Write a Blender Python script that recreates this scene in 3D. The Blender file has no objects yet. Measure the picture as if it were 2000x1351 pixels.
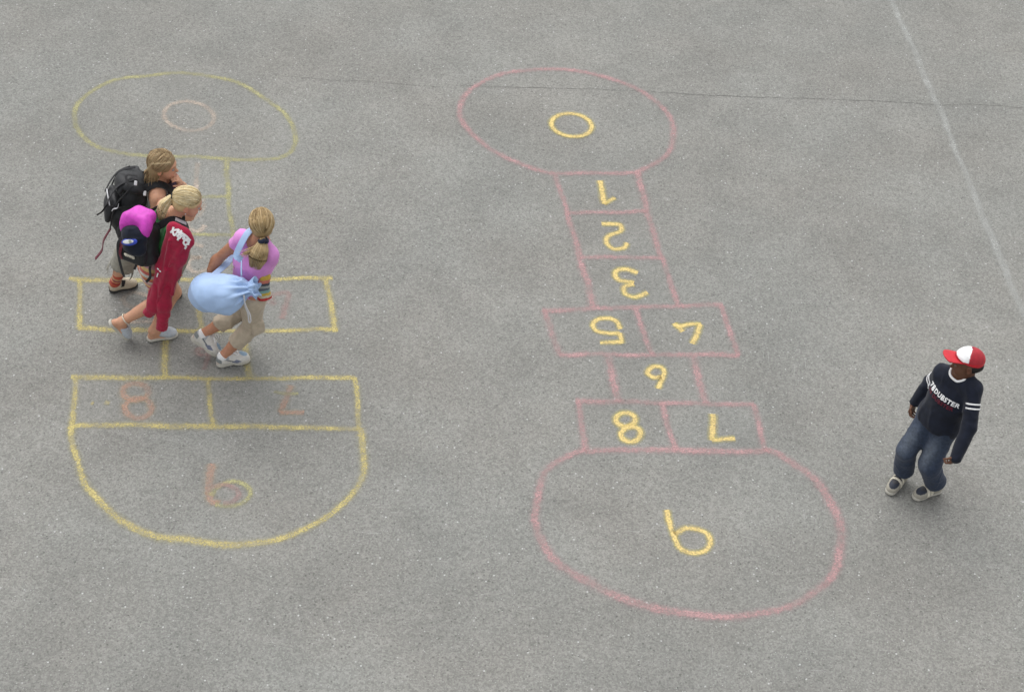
import bpy, math, random
import numpy as np
from mathutils import Vector
from mathutils.bvhtree import BVHTree

random.seed(7)
rng = np.random.default_rng(11)
scene = bpy.context.scene
COL = scene.collection
R = math.radians

# ------------------------------------------------------------------ camera
PITCH, ROLL, FPX, CAMH = R(45), R(4), 3200.0, 7.8
_r = np.array([1., 0, 0]); _u = np.array([0, math.sin(PITCH), math.cos(PITCH)])
_f = np.array([0, math.cos(PITCH), -math.sin(PITCH)])
CR = math.cos(ROLL) * _r + math.sin(ROLL) * _u
CU = math.cos(ROLL) * _u - math.sin(ROLL) * _r
CF = _f
CO = np.array([0, 0, CAMH])
cam = bpy.data.cameras.new('camera')
cam.sensor_width = 36; cam.lens = FPX / 2000 * 36
cam.clip_start = 0.1; cam.clip_end = 2000
camo = bpy.data.objects.new('camera', cam); COL.objects.link(camo)
from mathutils import Matrix
camo.matrix_world = Matrix(((CR[0], CU[0], -CF[0], CO[0]), (CR[1], CU[1], -CF[1], CO[1]),
                            (CR[2], CU[2], -CF[2], CO[2]), (0, 0, 0, 1)))
scene.camera = camo

# ------------------------------------------------------------------ overcast daylight
SUN_EL, SUN_AZ = R(62), R(-28)       # azimuth from +Y towards +X
w = bpy.data.worlds.new('World'); scene.world = w; w.use_nodes = True
nt = w.node_tree; bg = nt.nodes['Background']
sky = nt.nodes.new('ShaderNodeTexSky'); sky.sky_type = 'NISHITA'; sky.sun_disc = False
sky.sun_elevation = SUN_EL; sky.sun_rotation = SUN_AZ
sky.dust_density = 3.0; sky.air_density = 1.0
hs = nt.nodes.new('ShaderNodeHueSaturation'); hs.inputs['Saturation'].default_value = 0.12
nt.links.new(sky.outputs[0], hs.inputs['Color']); nt.links.new(hs.outputs[0], bg.inputs[0])
bg.inputs[1].default_value = 0.15
sl = bpy.data.lights.new('sun', 'SUN'); sl.energy = .65; sl.angle = R(60); sl.color = (1, .985, .955)
so = bpy.data.objects.new('sun', sl); COL.objects.link(so)
sd = Vector((math.sin(SUN_AZ) * math.cos(SUN_EL), math.cos(SUN_AZ) * math.cos(SUN_EL), math.sin(SUN_EL)))
so.rotation_euler = sd.to_track_quat('Z', 'Y').to_euler(); so.location = sd * 30
scene.view_settings.view_transform = 'Standard'; scene.view_settings.look = 'None'
scene.view_settings.gamma = 1; scene.view_settings.exposure = 0.66
scene.cycles.max_bounces = 6

# ------------------------------------------------------------------ projection helpers
def ray(px, py):
    d = CF + CR * ((px - 1000) / FPX) - CU * ((py - 675.5) / FPX)
    return d
def gnd(px, py, z=0.0):
    d = ray(px, py); t = (z - CO[2]) / d[2]
    return CO + d * t
def at(px, py, Y):
    d = ray(px, py); return CO + d * (Y / d[1])
def proj(p):
    q = np.asarray(p) - CO; z = q @ CF
    return (round(1000 + FPX * (q @ CR) / z, 1), round(675.5 - FPX * (q @ CU) / z, 1))
V = lambda *a: np.array(a, float)
def nrm(v): v = np.asarray(v, float); return v / np.linalg.norm(v)
UP = V(0, 0, 1)
class Fr:
    """local frame: x right, y forward, z up"""
    def __init__(s, c, fwd, up=UP, k=1.0):
        s.k = k; s.c = np.asarray(c, float); s.y = nrm(fwd); s.x = nrm(np.cross(s.y, up)); s.z = np.cross(s.x, s.y)
        s.M = np.stack([s.x, s.y, s.z], 1)
    def __call__(s, x, y, z): return s.c + s.M @ np.array([x, y, z], float) * s.k
    def loc(s, P): return (np.asarray(P) - s.c) @ s.M / s.k
def head_dir(deg): return V(math.cos(R(deg)), math.sin(R(deg)), 0)
def reach(px, py, c, L, near=True):
    """the point L metres from c that is seen at the pixel (the nearer or farther one)"""
    d = nrm(ray(px, py)); m = CO - c; b = m @ d; q = b * b - (m @ m - L * L)
    if q < 0: p = CO - d * b; return c + nrm(p - c) * L
    return CO + d * (-b + (-1 if near else 1) * math.sqrt(q))
def ik(a, c, l1, l2, pole):
    d = c - a; L = min(np.linalg.norm(d), (l1 + l2) * .999); u = d / np.linalg.norm(d)
    x = (l1 * l1 - l2 * l2 + L * L) / (2 * L); h = math.sqrt(max(l1 * l1 - x * x, 0))
    p = np.asarray(pole, float); p = nrm(p - u * (p @ u))
    return a + u * x + p * h

# ------------------------------------------------------------------ object helpers
def tag(o, label=None, cat=None, group=None, kind=None):
    if label: o['label'] = label
    if cat: o['category'] = cat
    if group: o['group'] = group
    if kind: o['kind'] = kind
    return o
def empty(name, loc, label, cat, group=None):
    o = bpy.data.objects.new(name, None); COL.objects.link(o); o.location = Vector([float(v) for v in loc])
    o.empty_display_size = .1
    return tag(o, label, cat, group)
def wmat(o):
    m = Matrix.Translation(o.location) if o is not None else Matrix.Identity(4)
    return m
def mesh_obj(name, verts, faces, mat, parent=None, cols=None, smooth=True, uvs=None):
    verts = np.asarray(verts, float)
    off = np.zeros(3); p = parent
    while p is not None: off += np.array(p.location); p = p.parent
    me = bpy.data.meshes.new(name)
    if isinstance(faces, np.ndarray):
        me.vertices.add(len(verts)); me.vertices.foreach_set('co', (verts - off).astype(np.float32).ravel())
        nf, k = faces.shape
        me.loops.add(nf * k); me.loops.foreach_set('vertex_index', faces.astype(np.int32).ravel())
        me.polygons.add(nf); me.polygons.foreach_set('loop_start', np.arange(0, nf * k, k, dtype=np.int32))
        me.update(calc_edges=True); me.validate()
    else:
        me.from_pydata((verts - off).tolist(), [], faces); me.update()
    if smooth: me.polygons.foreach_set('use_smooth', np.ones(len(me.polygons), bool))
    if cols is not None:
        a = me.color_attributes.new('col', 'FLOAT_COLOR', 'POINT')
        c4 = np.ones((len(verts), 4), np.float32); c4[:, :3] = cols; a.data.foreach_set('color', c4.ravel())
    if uvs is not None:
        l = me.uv_layers.new(name='uv'); vi = np.zeros(len(me.loops), np.int32)
        me.loops.foreach_get('vertex_index', vi); l.data.foreach_set('uv', np.asarray(uvs, np.float32)[vi].ravel())
    if mat is not None: me.materials.append(mat)
    o = bpy.data.objects.new(name, me); COL.objects.link(o); o.parent = parent
    return o

# ------------------------------------------------------------------ implicit surfaces
def _pr(f, lo, hi, k=.0, op='u'): return dict(f=f, lo=np.asarray(lo, float), hi=np.asarray(hi, float), k=k, op=op)
def cone(a, b, ra, rb=None, k=.02, op='u'):
    rb = ra if rb is None else rb
    a = np.asarray(a, float); b = np.asarray(b, float); ab = b - a; bb = max(float(ab @ ab), 1e-9)
    def f(x, y, z):
        dx, dy, dz = x - a[0], y - a[1], z - a[2]
        t = np.clip((dx * ab[0] + dy * ab[1] + dz * ab[2]) / bb, 0, 1)
        return np.sqrt((dx - t * ab[0]) ** 2 + (dy - t * ab[1]) ** 2 + (dz - t * ab[2]) ** 2) - (ra + (rb - ra) * t)
    m = max(ra, rb)
    return _pr(f, np.minimum(a, b) - m, np.maximum(a, b) + m, k, op)
def econe(a, b, ra, rb, n, q, k=.02, op='u'):
    """cone flattened along unit n by ratio q"""
    a = np.asarray(a, float); b = np.asarray(b, float); n = nrm(n); g = 1 / q - 1
    ab = b - a; ab = ab + n * (ab @ n) * g; bb = max(float(ab @ ab), 1e-9)
    def f(x, y, z):
        dx, dy, dz = x - a[0], y - a[1], z - a[2]
        s = (dx * n[0] + dy * n[1] + dz * n[2]) * g
        dx, dy, dz = dx + s * n[0], dy + s * n[1], dz + s * n[2]
        t = np.clip((dx * ab[0] + dy * ab[1] + dz * ab[2]) / bb, 0, 1)
        d = np.sqrt((dx - t * ab[0]) ** 2 + (dy - t * ab[1]) ** 2 + (dz - t * ab[2]) ** 2) - (ra + (rb - ra) * t)
        return d * (.5 + .5 * q)
    m = max(ra, rb) * max(1, q)
    return _pr(f, np.minimum(a, b) - m, np.maximum(a, b) + m, k, op)
def _loc(fr):
    c, M = fr.c, fr.M / fr.k
    def g(x, y, z):
        dx, dy, dz = x - c[0], y - c[1], z - c[2]
        return (dx * M[0, 0] + dy * M[1, 0] + dz * M[2, 0], dx * M[0, 1] + dy * M[1, 1] + dz * M[2, 1],
                dx * M[0, 2] + dy * M[1, 2] + dz * M[2, 2])
    return g
def ell(fr, c, r, k=.02, op='u'):
    g = _loc(fr); cw = fr(*c); m = max(r) * fr.k
    def f(x, y, z):
        a, b, e = g(x, y, z); a = a - c[0]; b = b - c[1]; e = e - c[2]
        k0 = np.sqrt((a / r[0]) ** 2 + (b / r[1]) ** 2 + (e / r[2]) ** 2) + 1e-6
        k1 = np.sqrt((a / r[0] ** 2) ** 2 + (b / r[1] ** 2) ** 2 + (e / r[2] ** 2) ** 2) + 1e-6
        return k0 * (k0 - 1) / k1 * fr.k
    return _pr(f, cw - m, cw + m, k, op)
def box(fr, c, h, r=.01, k=.01, op='u'):
    g = _loc(fr); cw = fr(*c); m = float(np.linalg.norm(h)) * fr.k
    def f(x, y, z):
        a, b, e = g(x, y, z)
        a = np.abs(a - c[0]) - h[0] + r; b = np.abs(b - c[1]) - h[1] + r; e = np.abs(e - c[2]) - h[2] + r
        return (np.sqrt(np.maximum(a, 0) ** 2 + np.maximum(b, 0) ** 2 + np.maximum(e, 0) ** 2) + np.minimum(np.maximum(np.maximum(a, b), e), 0) - r) * fr.k
    return _pr(f, cw - m, cw + m, k, op)
def plane(c, n, op='i', k=0):
    c = np.asarray(c, float); n = nrm(n)
    return _pr(lambda x, y, z: (x - c[0]) * n[0] + (y - c[1]) * n[1] + (z - c[2]) * n[2], [-9] * 3, [9] * 3, k, op)
def slab2d(fr, pts, z0, z1, r=.006, k=.005, op='u'):
    """chain of circles (x,y,rad) in the frame's xy, extruded z0..z1, rounded"""
    g = _loc(fr)
    P = np.array([fr(p[0], p[1], (z0 + z1) / 2) for p in pts]); m = max(p[2] for p in pts) + abs(z1 - z0)
    def f(x, y, z):
        a, b, e = g(x, y, z); d = None
        for p, q in zip(pts[:-1], pts[1:]):
            vx, vy = q[0] - p[0], q[1] - p[1]; L = vx * vx + vy * vy + 1e-9
            t = np.clip(((a - p[0]) * vx + (b - p[1]) * vy) / L, 0, 1)
            dd = np.sqrt((a - p[0] - t * vx) ** 2 + (b - p[1] - t * vy) ** 2) - (p[2] + (q[2] - p[2]) * t)
            d = dd if d is None else np.minimum(d, dd)
        d = d + r; e2 = np.abs(e - (z0 + z1) / 2) - (z1 - z0) / 2 + r
        return np.sqrt(np.maximum(d, 0) ** 2 + np.maximum(e2, 0) ** 2) + np.minimum(np.maximum(d, e2), 0) - r
    return _pr(f, P.min(0) - m, P.max(0) + m, k, op)
def inf(prims, dr, k=None):
    out = []
    for p in prims:
        q = dict(p); q['f'] = (lambda f: (lambda x, y, z: f(x, y, z) - dr))(p['f'])
        q['lo'] = p['lo'] - dr; q['hi'] = p['hi'] + dr
        if k is not None: q['k'] = k
        out.append(q)
    return out
def neg(prims, k=0): return [dict(p, op='s', k=k) for p in inf(prims, 0)]
def nets(d, lo, vox):
    s = d < 0; n = np.array(d.shape)
    c = np.zeros(n - 1, np.uint8)
    for i in (0, 1):
        for j in (0, 1):
            for k in (0, 1): c += s[i:n[0] - 1 + i, j:n[1] - 1 + j, k:n[2] - 1 + k]
    act = (c > 0) & (c < 8); idx = np.argwhere(act)
    vid = np.full(c.shape, -1, np.int32); vid[act] = np.arange(len(idx))
    acc = np.zeros((len(idx), 3)); cnt = np.zeros(len(idx))
    cs = [(i, j, k) for i in (0, 1) for j in (0, 1) for k in (0, 1)]
    for o in cs:
        for ax in range(3):
            if o[ax]: continue
            q = list(o); q[ax] = 1
            v1 = d[idx[:, 0] + o[0], idx[:, 1] + o[1], idx[:, 2] + o[2]]; v2 = d[idx[:, 0] + q[0], idx[:, 1] + q[1], idx[:, 2] + q[2]]
            m = (v1 < 0) != (v2 < 0); t = np.where(m, v1 / np.where(m, v1 - v2, 1), 0)
            p = np.tile(np.array(o, float), (len(idx), 1)); p[:, ax] += t
            acc += p * m[:, None]; cnt += m
    verts = lo + (idx + acc / cnt[:, None]) * vox
    quads = []
    for ax in range(3):
        a, b = (ax + 1) % 3, (ax + 2) % 3
        sl0 = [slice(None)] * 3; sl1 = [slice(None)] * 3; sl0[ax] = slice(0, -1); sl1[ax] = slice(1, None)
        for q in (a, b): sl0[q] = slice(1, -1); sl1[q] = slice(1, -1)
        A, B = s[tuple(sl0)], s[tuple(sl1)]
        for flip in (0, 1):
            e = np.argwhere((A & ~B) if not flip else (~A & B))
            if not len(e): continue
            e[:, a] += 1; e[:, b] += 1
            def g(da, db):
                w_ = e.copy(); w_[:, a] += da; w_[:, b] += db; return vid[w_[:, 0], w_[:, 1], w_[:, 2]]
            qd = np.stack([g(-1, -1), g(0, -1), g(0, 0), g(-1, 0)], 1)
            quads.append(qd[:, ::-1] if flip else qd)
    return verts, np.concatenate(quads)
def lap(v, q, it=1, lam=.5):
    e = np.concatenate([q[:, [0, 1]], q[:, [1, 2]], q[:, [2, 3]], q[:, [3, 0]]]); n = len(v)
    i = np.concatenate([e[:, 0], e[:, 1]]); j = np.concatenate([e[:, 1], e[:, 0]])
    deg = np.maximum(np.bincount(i, minlength=n), 1)
    for _ in range(it):
        m = np.stack([np.bincount(i, v[j, a], n) for a in range(3)], 1) / deg[:, None]; v = v + lam * (m - v)
    return v
def wrinkle(freq, amp, seed=0, axis=None):
    r = np.random.default_rng(seed); D = r.normal(size=(5, 3)); D /= np.linalg.norm(D, axis=1)[:, None]
    if axis is not None:
        ax = nrm(axis); D = D - .75 * (D @ ax)[:, None] * ax; D /= np.linalg.norm(D, axis=1)[:, None]
    ph = r.uniform(0, 6.28, 5); fr_ = freq * r.uniform(.6, 1.7, 5)
    def f(P):
        w_ = P + .02 * np.sin(P[:, [1, 2, 0]] * freq * .7 + ph[:3])
        s = np.zeros(len(P))
        for i in range(5): s += np.sin((w_ @ D[i]) * fr_[i] + ph[i])
        return amp * np.tanh(s * .6)
    return f
def crease(freq, amp, seed=0, axis=None):
    """sharp-edged folds of thin stuff"""
    r = np.random.default_rng(seed); D = r.normal(size=(6, 3)); D /= np.linalg.norm(D, axis=1)[:, None]
    if axis is not None:
        ax = nrm(axis); D = D - .8 * (D @ ax)[:, None] * ax; D /= np.linalg.norm(D, axis=1)[:, None]
    ph = r.uniform(0, 6.28, 12); fr_ = freq * r.uniform(.6, 1.6, 6)
    def f(P):
        w_ = P + .035 * np.sin(P[:, [1, 2, 0]] * freq * .45 + ph[:3]) + .012 * np.sin(P[:, [2, 0, 1]] * freq * 1.1 + ph[3:6]); s = np.zeros(len(P))
        for i in range(6):
            g_ = .5 + .5 * np.sin((P @ D[i - 1]) * fr_[i] * .4 + ph[i + 6]); s += g_ * (1 - 2 * np.abs(np.sin((w_ @ D[i]) * fr_[i] * .5 + ph[i])) ** .7)
        return np.clip(amp * s * .4, -.55 * amp, 1.2 * amp)
    return f
def field(prims, vox, disp=None, pad=.02):
    us = [p for p in prims if p['op'] == 'u']
    lo = np.min([p['lo'] for p in us], 0) - pad; hi = np.max([p['hi'] for p in us], 0) + pad
    n = np.ceil((hi - lo) / vox).astype(int) + 1
    ax = [(lo[i] + np.arange(n[i]) * vox).astype(np.float32) for i in range(3)]
    d = np.full(n, .2, np.float32)
    for p in prims:
        m = p['k'] + 3.5 * vox
        if p['op'] == 'i': i0 = np.zeros(3, int); i1 = n
        else:
            i0 = np.clip(np.floor((p['lo'] - m - lo) / vox).astype(int), 0, n); i1 = np.clip(np.ceil((p['hi'] + m - lo) / vox).astype(int) + 1, 0, n)
        if np.any(i1 <= i0): continue
        sl_ = tuple(slice(i0[a], i1[a]) for a in range(3))
        e = p['f'](ax[0][i0[0]:i1[0], None, None], ax[1][None, i0[1]:i1[1], None], ax[2][None, None, i0[2]:i1[2]]).astype(np.float32)
        c = d[sl_]; k = p['k']
        if p['op'] == 'u':
            if k > 0:
                h = np.maximum(k - np.abs(c - e), 0) / k; d[sl_] = np.minimum(c, e) - h * h * k * .25
            else: d[sl_] = np.minimum(c, e)
        else:
            if p['op'] == 's': e = -e
            if k > 0:
                h = np.maximum(k - np.abs(c - e), 0) / k; d[sl_] = np.maximum(c, e) + h * h * k * .25
            else: d[sl_] = np.maximum(c, e)
    if disp is not None:
        ii = np.argwhere(np.abs(d) < .035); P = lo + ii * vox
        d[ii[:, 0], ii[:, 1], ii[:, 2]] -= disp(P)
    return d, lo
def surf(name, prims, mat, parent=None, vox=.0045, col=None, disp=None, sm=2):
    d, lo = field(prims, vox, disp)
    v, q = nets(d, lo, vox); v = lap(v, q, sm)
    return mesh_obj(name, v, q, mat, parent, cols=None if col is None else col(v))
def sock_cols(axis_pt, axis, table, default):
    """banded colours along an axis: table of (t0,t1,rgb)"""
    def f(v):
        t = (v - axis_pt) @ axis; c = np.tile(np.array(default, float), (len(v), 1))
        for a, b, rgb in table: c[(t >= a) & (t < b)] = rgb
        return c
    return f

# swept pieces
def catmull(pts, n):
    P = np.asarray(pts, float); P = np.vstack([2 * P[0] - P[1], P, 2 * P[-1] - P[-2]]); out = []
    for i in range(1, len(P) - 2):
        for t in np.linspace(0, 1, n, endpoint=False):
            a, b, c, d = P[i - 1:i + 3]
            out.append(.5 * (2 * b + (c - a) * t + (2 * a - 5 * b + 4 * c - d) * t * t + (3 * b - a - 3 * c + d) * t ** 3))
    out.append(P[-2]); return np.array(out)
def sweep(paths, rad, sides=6, nhint=None, flat=1.0, colors=None):
    """tubes or flat straps; rad may be a number or per-point list; flat<1 flattens along the normal hint"""
    Vs, Fs, Cs = [], [], []; b = 0
    for pi, P in enumerate(paths):
        P = np.asarray(P, float); n = len(P); T = np.gradient(P, axis=0); T /= np.linalg.norm(T, axis=1)[:, None] + 1e-9
        rr = np.full(n, rad, float) if np.isscalar(rad) else np.interp(np.linspace(0, 1, n), np.linspace(0, 1, len(rad)), rad)
        nh = V(.3, .2, 1) if nhint is None else np.asarray(nhint, float)
        NH = np.tile(nh, (n, 1)) if nh.ndim == 1 else nh
        N = NH - T * np.sum(NH * T, 1)[:, None]; N /= np.linalg.norm(N, axis=1)[:, None] + 1e-9; B = np.cross(T, N)
        a = np.arange(sides) / sides * 2 * math.pi + math.pi / sides
        if flat < 1:   # rounded-rectangle-ish profile
            ca, sa = np.sign(np.cos(a)) * np.abs(np.cos(a)) ** .4, np.sign(np.sin(a)) * np.abs(np.sin(a)) ** .4
        else: ca, sa = np.cos(a), np.sin(a)
        ring = P[:, None] + rr[:, None, None] * (B[:, None] * ca[None, :, None] + N[:, None] * (sa * flat)[None, :, None])
        Vs.append(ring.reshape(-1, 3))
        for i in range(n - 1):
            for j in range(sides):
                k = (j + 1) % sides
                Fs.append((b + i * sides + j, b + i * sides + k, b + (i + 1) * sides + k, b + (i + 1) * sides + j))
        Fs.append(tuple(b + j for j in range(sides))[::-1]); Fs.append(tuple(b + (n - 1) * sides + j for j in range(sides)))
        if colors is not None: Cs.append(np.tile(np.array(colors[pi], float), (n * sides, 1)))
        b += n * sides
    return np.vstack(Vs), Fs, (np.vstack(Cs) if colors is not None else None)
def strap(name, pts, width, mat, parent, nh=(0, 0, 1), thick=.2, n=8):
    v, f, _ = sweep([catmull(pts, n)], width / 2, 8, nh, thick)
    return mesh_obj(name, v, f, mat, parent, smooth=False)
def tube(name, paths, rad, mat, parent, sides=6):
    v, f, _ = sweep(paths, rad, sides); return mesh_obj(name, v, f, mat, parent)

# ------------------------------------------------------------------ materials
def _mat(name):
    m = bpy.data.materials.new(name); m.use_nodes = True; t = m.node_tree
    return m, t, t.nodes['Principled BSDF'], t.nodes.new, t.links.new
def cloth(name, rgb=None, rough=.85, var=.18, scale=45, bump=.25, bscale=320, sheen=.15, spec=.25):
    """woven or knitted stuff; rgb None takes the mesh's own colour attribute (printed or knitted pattern)"""
    m, t, b, N, L = _mat(name)
    tc = N('ShaderNodeTexCoord'); nz = N('ShaderNodeTexNoise'); nz.inputs['Scale'].default_value = scale; nz.inputs['Detail'].default_value = 4
    L(tc.outputs['Object'], nz.inputs['Vector'])
    mr = N('ShaderNodeMapRange'); mr.inputs['To Min'].default_value = 1 - var; mr.inputs['To Max'].default_value = 1 + var
    mr.inputs['From Min'].default_value = .3; mr.inputs['From Max'].default_value = .7
    L(nz.outputs[0], mr.inputs[0])
    mx = N('ShaderNodeVectorMath'); mx.operation = 'SCALE'; L(mr.outputs[0], mx.inputs['Scale'])
    if rgb is None:
        at_ = N('ShaderNodeAttribute'); at_.attribute_name = 'col'; L(at_.outputs['Color'], mx.inputs[0])
    else: mx.inputs[0].default_value = rgb
    L(mx.outputs[0], b.inputs['Base Color'])
    n2 = N('ShaderNodeTexNoise'); n2.inputs['Scale'].default_value = bscale; L(tc.outputs['Object'], n2.inputs['Vector'])
    bp = N('ShaderNodeBump'); bp.inputs['Strength'].default_value = bump; bp.inputs['Distance'].default_value = .002
    L(n2.outputs[0], bp.inputs['Height']); L(bp.outputs[0], b.inputs['Normal'])
    b.inputs['Roughness'].default_value = rough; b.inputs['Specular IOR Level'].default_value = spec
    b.inputs['Sheen Weight'].default_value = sheen
    return m
def skin_mat(name):
    m = cloth(name, None, .5, .07, 60, .1, 500, 0, .35)
    b = m.node_tree.nodes['Principled BSDF']; b.inputs['Subsurface Weight'].default_value = .08
    b.inputs['Subsurface Radius'].default_value = (.01, .004, .002); return m
M = dict(
    skin=skin_mat('skin'), hair=cloth('hair', None, .55, .12, 30, .1, 400, .0, .3),
    print=cloth('patterned_cloth', None), shoe=cloth('shoe_leather', None, .6, .1, 80, .15, 400, 0, .4),
    nylon_black=cloth('black_nylon', (.008, .009, .011), .55, .3, 60, .35, 260, .05, .4),
    nylon=cloth('coloured_nylon', None, .55, .15, 40, .3, 260, .05, .4),
    webbing=cloth('dark_webbing', (.012, .012, .014), .7, .2, 100, .4, 300),
    purple=cloth('dark_purple_cloth', (.022, .006, .02)),
    grey_top=cloth('grey_cotton', (.20, .20, .19)), grey_trouser=cloth('khaki_grey_cotton', (.25, .24, .20)),
    green=cloth('green_cotton', (.035, .20, .055)), red=cloth('crimson_fleece', (.33, .010, .042), .9, .13, 30, .4, 220, .2),
    pink=cloth('pink_cotton', (.66, .27, .62), .85, .06, 25), beige=cloth('beige_cotton', (.45, .38, .29), .88, .12, 35),
    blue=cloth('light_blue_nylon', (.36, .50, .74), .5, .06, 20, .15, 200, .05, .4),
    navy=cloth('navy_knit', (.0065, .0095, .020), .85, .25, 30, .3, 240, .1),
    denim=cloth('blue_denim', None, .85, .22, 60, .4, 260, .1),
    white=cloth('white_cotton', (.78, .78, .78), .8, .05), scrunchie=cloth('navy_velvet', (.012, .016, .035)),
    silver=cloth('reflective_strip', (.6, .6, .62), .4, .1), wine=cloth('dark_wine_print', (.10, .008, .02)),
    cream=cloth('cream_patch', (.60, .56, .46)), rubber=cloth('dark_rubber', (.03, .03, .028), .7),
    band=cloth('elastic', (.01, .01, .01)),
)

# ------------------------------------------------------------------ asphalt
def asphalt():
    m, t, b, N, L = _mat('asphalt')
    tc = N('ShaderNodeNewGeometry'); P = tc.outputs['Position']
    def noise(s, det=3, rough=.55, vec=None, dist=0):
        n = N('ShaderNodeTexNoise'); n.inputs['Scale'].default_value = s; n.inputs['Detail'].default_value = det
        n.inputs['Roughness'].default_value = rough; n.inputs['Distortion'].default_value = dist; L(vec or P, n.inputs['Vector']); return n.outputs[0]
    def mr(x, a, b_, c, d):
        n = N('ShaderNodeMapRange'); L(x, n.inputs[0])
        for i, v in zip(('From Min', 'From Max', 'To Min', 'To Max'), (a, b_, c, d)): n.inputs[i].default_value = v
        return n.outputs[0]
    def mul(x, y, op='MULTIPLY'):
        n = N('ShaderNodeMath'); n.operation = op
        for i, q in enumerate((x, y)):
            if isinstance(q, (int, float)): n.inputs[i].default_value = q
            else: L(q, n.inputs[i])
        return n.outputs[0]
    def mapping(scale, rot):
        n = N('ShaderNodeMapping'); n.inputs['Scale'].default_value = scale; n.inputs['Rotation'].default_value = (0, 0, rot); L(P, n.inputs[0]); return n.outputs[0]
    # stone grains of several sizes
    vo = N('ShaderNodeTexVoronoi'); vo.inputs['Scale'].default_value = 105; L(P, vo.inputs['Vector'])
    sp = N('ShaderNodeSeparateColor'); L(vo.outputs['Color'], sp.inputs[0])
    grain = mr(sp.outputs[0], 0, 1, .79, 1.21)
    vo2 = N('ShaderNodeTexVoronoi'); vo2.inputs['Scale'].default_value = 42; L(P, vo2.inputs['Vector'])
    sp2 = N('ShaderNodeSeparateColor'); L(vo2.outputs['Color'], sp2.inputs[0])
    fine = mr(noise(160, 2, .7), .3, .7, .86, 1.14)
    mid = mr(noise(26, 4, .7), .3, .7, .91, 1.09)
    # worn and dirty areas
    big = mr(noise(.42, 5, .62, dist=.6), .3, .7, .91, 1.09)
    patch = mr(noise(1.9, 4, .6, dist=.3), .32, .68, .915, 1.085)
    stain = mr(noise(.8, 6, .7, mapping((1, 1.6, 1), .5), .8), .62, .76, 1.0, .84)
    v = mul(mul(mul(mul(mul(mul(grain, fine), mid), big), patch), stain), .212)
    # pale quartz chips and dark pits
    chip = mul(mr(sp2.outputs[1], .955, .975, 0, 1), mr(vo2.outputs['Distance'], .16, .30, 1, 0))
    chip3 = mul(mr(sp.outputs[1], .972, .98, 0, .8), mr(vo.outputs['Distance'], .2, .42, 1, 0))
    pit = mul(mr(sp2.outputs[2], .93, .95, 0, 1), mr(vo2.outputs['Distance'], .1, .35, .55, 0))
    # scuffs: long thin scratches in a few directions, gathered in patches
    scr = None
    for s, rot, seed in (((3.0, 95, 1), .10, .55), ((4.0, 110, 1), -.28, .57), ((95, 3.5, 1), .35, .59)):
        k = mul(mr(noise(1, 2, .5, mapping(s, rot)), .66, .73, 0, .30), mr(noise(1.1, 2, .5, mapping((1, 1, 1), seed * 9)), seed - .03, seed + .06, 0, 1))
        scr = k if scr is None else mul(scr, k, 'MAXIMUM')
    lightmask = mul(mul(chip, chip3, 'MAXIMUM'), scr, 'MAXIMUM')
    hue = N('ShaderNodeMix'); hue.data_type = 'RGBA'; L(mr(noise(.9, 3), .35, .65, 0, 1), hue.inputs['Factor'])
    hue.inputs['A'].default_value = (1.005, 1.01, .94, 1); hue.inputs['B'].default_value = (1.02, 1.0, .92, 1)
    sc = N('ShaderNodeVectorMath'); sc.operation = 'SCALE'; L(hue.outputs['Result'], sc.inputs[0]); L(v, sc.inputs['Scale'])
    m1 = N('ShaderNodeMix'); m1.data_type = 'RGBA'; L(pit, m1.inputs['Factor']); L(sc.outputs[0], m1.inputs['A']); m1.inputs['B'].default_value = (.055, .055, .05, 1)
    m2 = N('ShaderNodeMix'); m2.data_type = 'RGBA'; L(lightmask, m2.inputs['Factor']); L(m1.outputs['Result'], m2.inputs['A']); m2.inputs['B'].default_value = (.46, .46, .45, 1)
    L(m2.outputs['Result'], b.inputs['Base Color'])
    b.inputs['Roughness'].default_value = .9; b.inputs['Specular IOR Level'].default_value = .3
    bp = N('ShaderNodeBump'); bp.inputs['Strength'].default_value = .55; bp.inputs['Distance'].default_value = .004
    L(mul(mul(vo.outputs['Distance'], -1.0), noise(150, 2, .7), 'ADD'), bp.inputs['Height']); L(bp.outputs[0], b.inputs['Normal'])
    return m
g = mesh_obj('ground', [(-300, -60, 0), (300, -60, 0), (300, 540, 0), (-300, 540, 0)], [(0, 1, 2, 3)], asphalt(), smooth=False)
tag(g, kind='structure')

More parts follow.
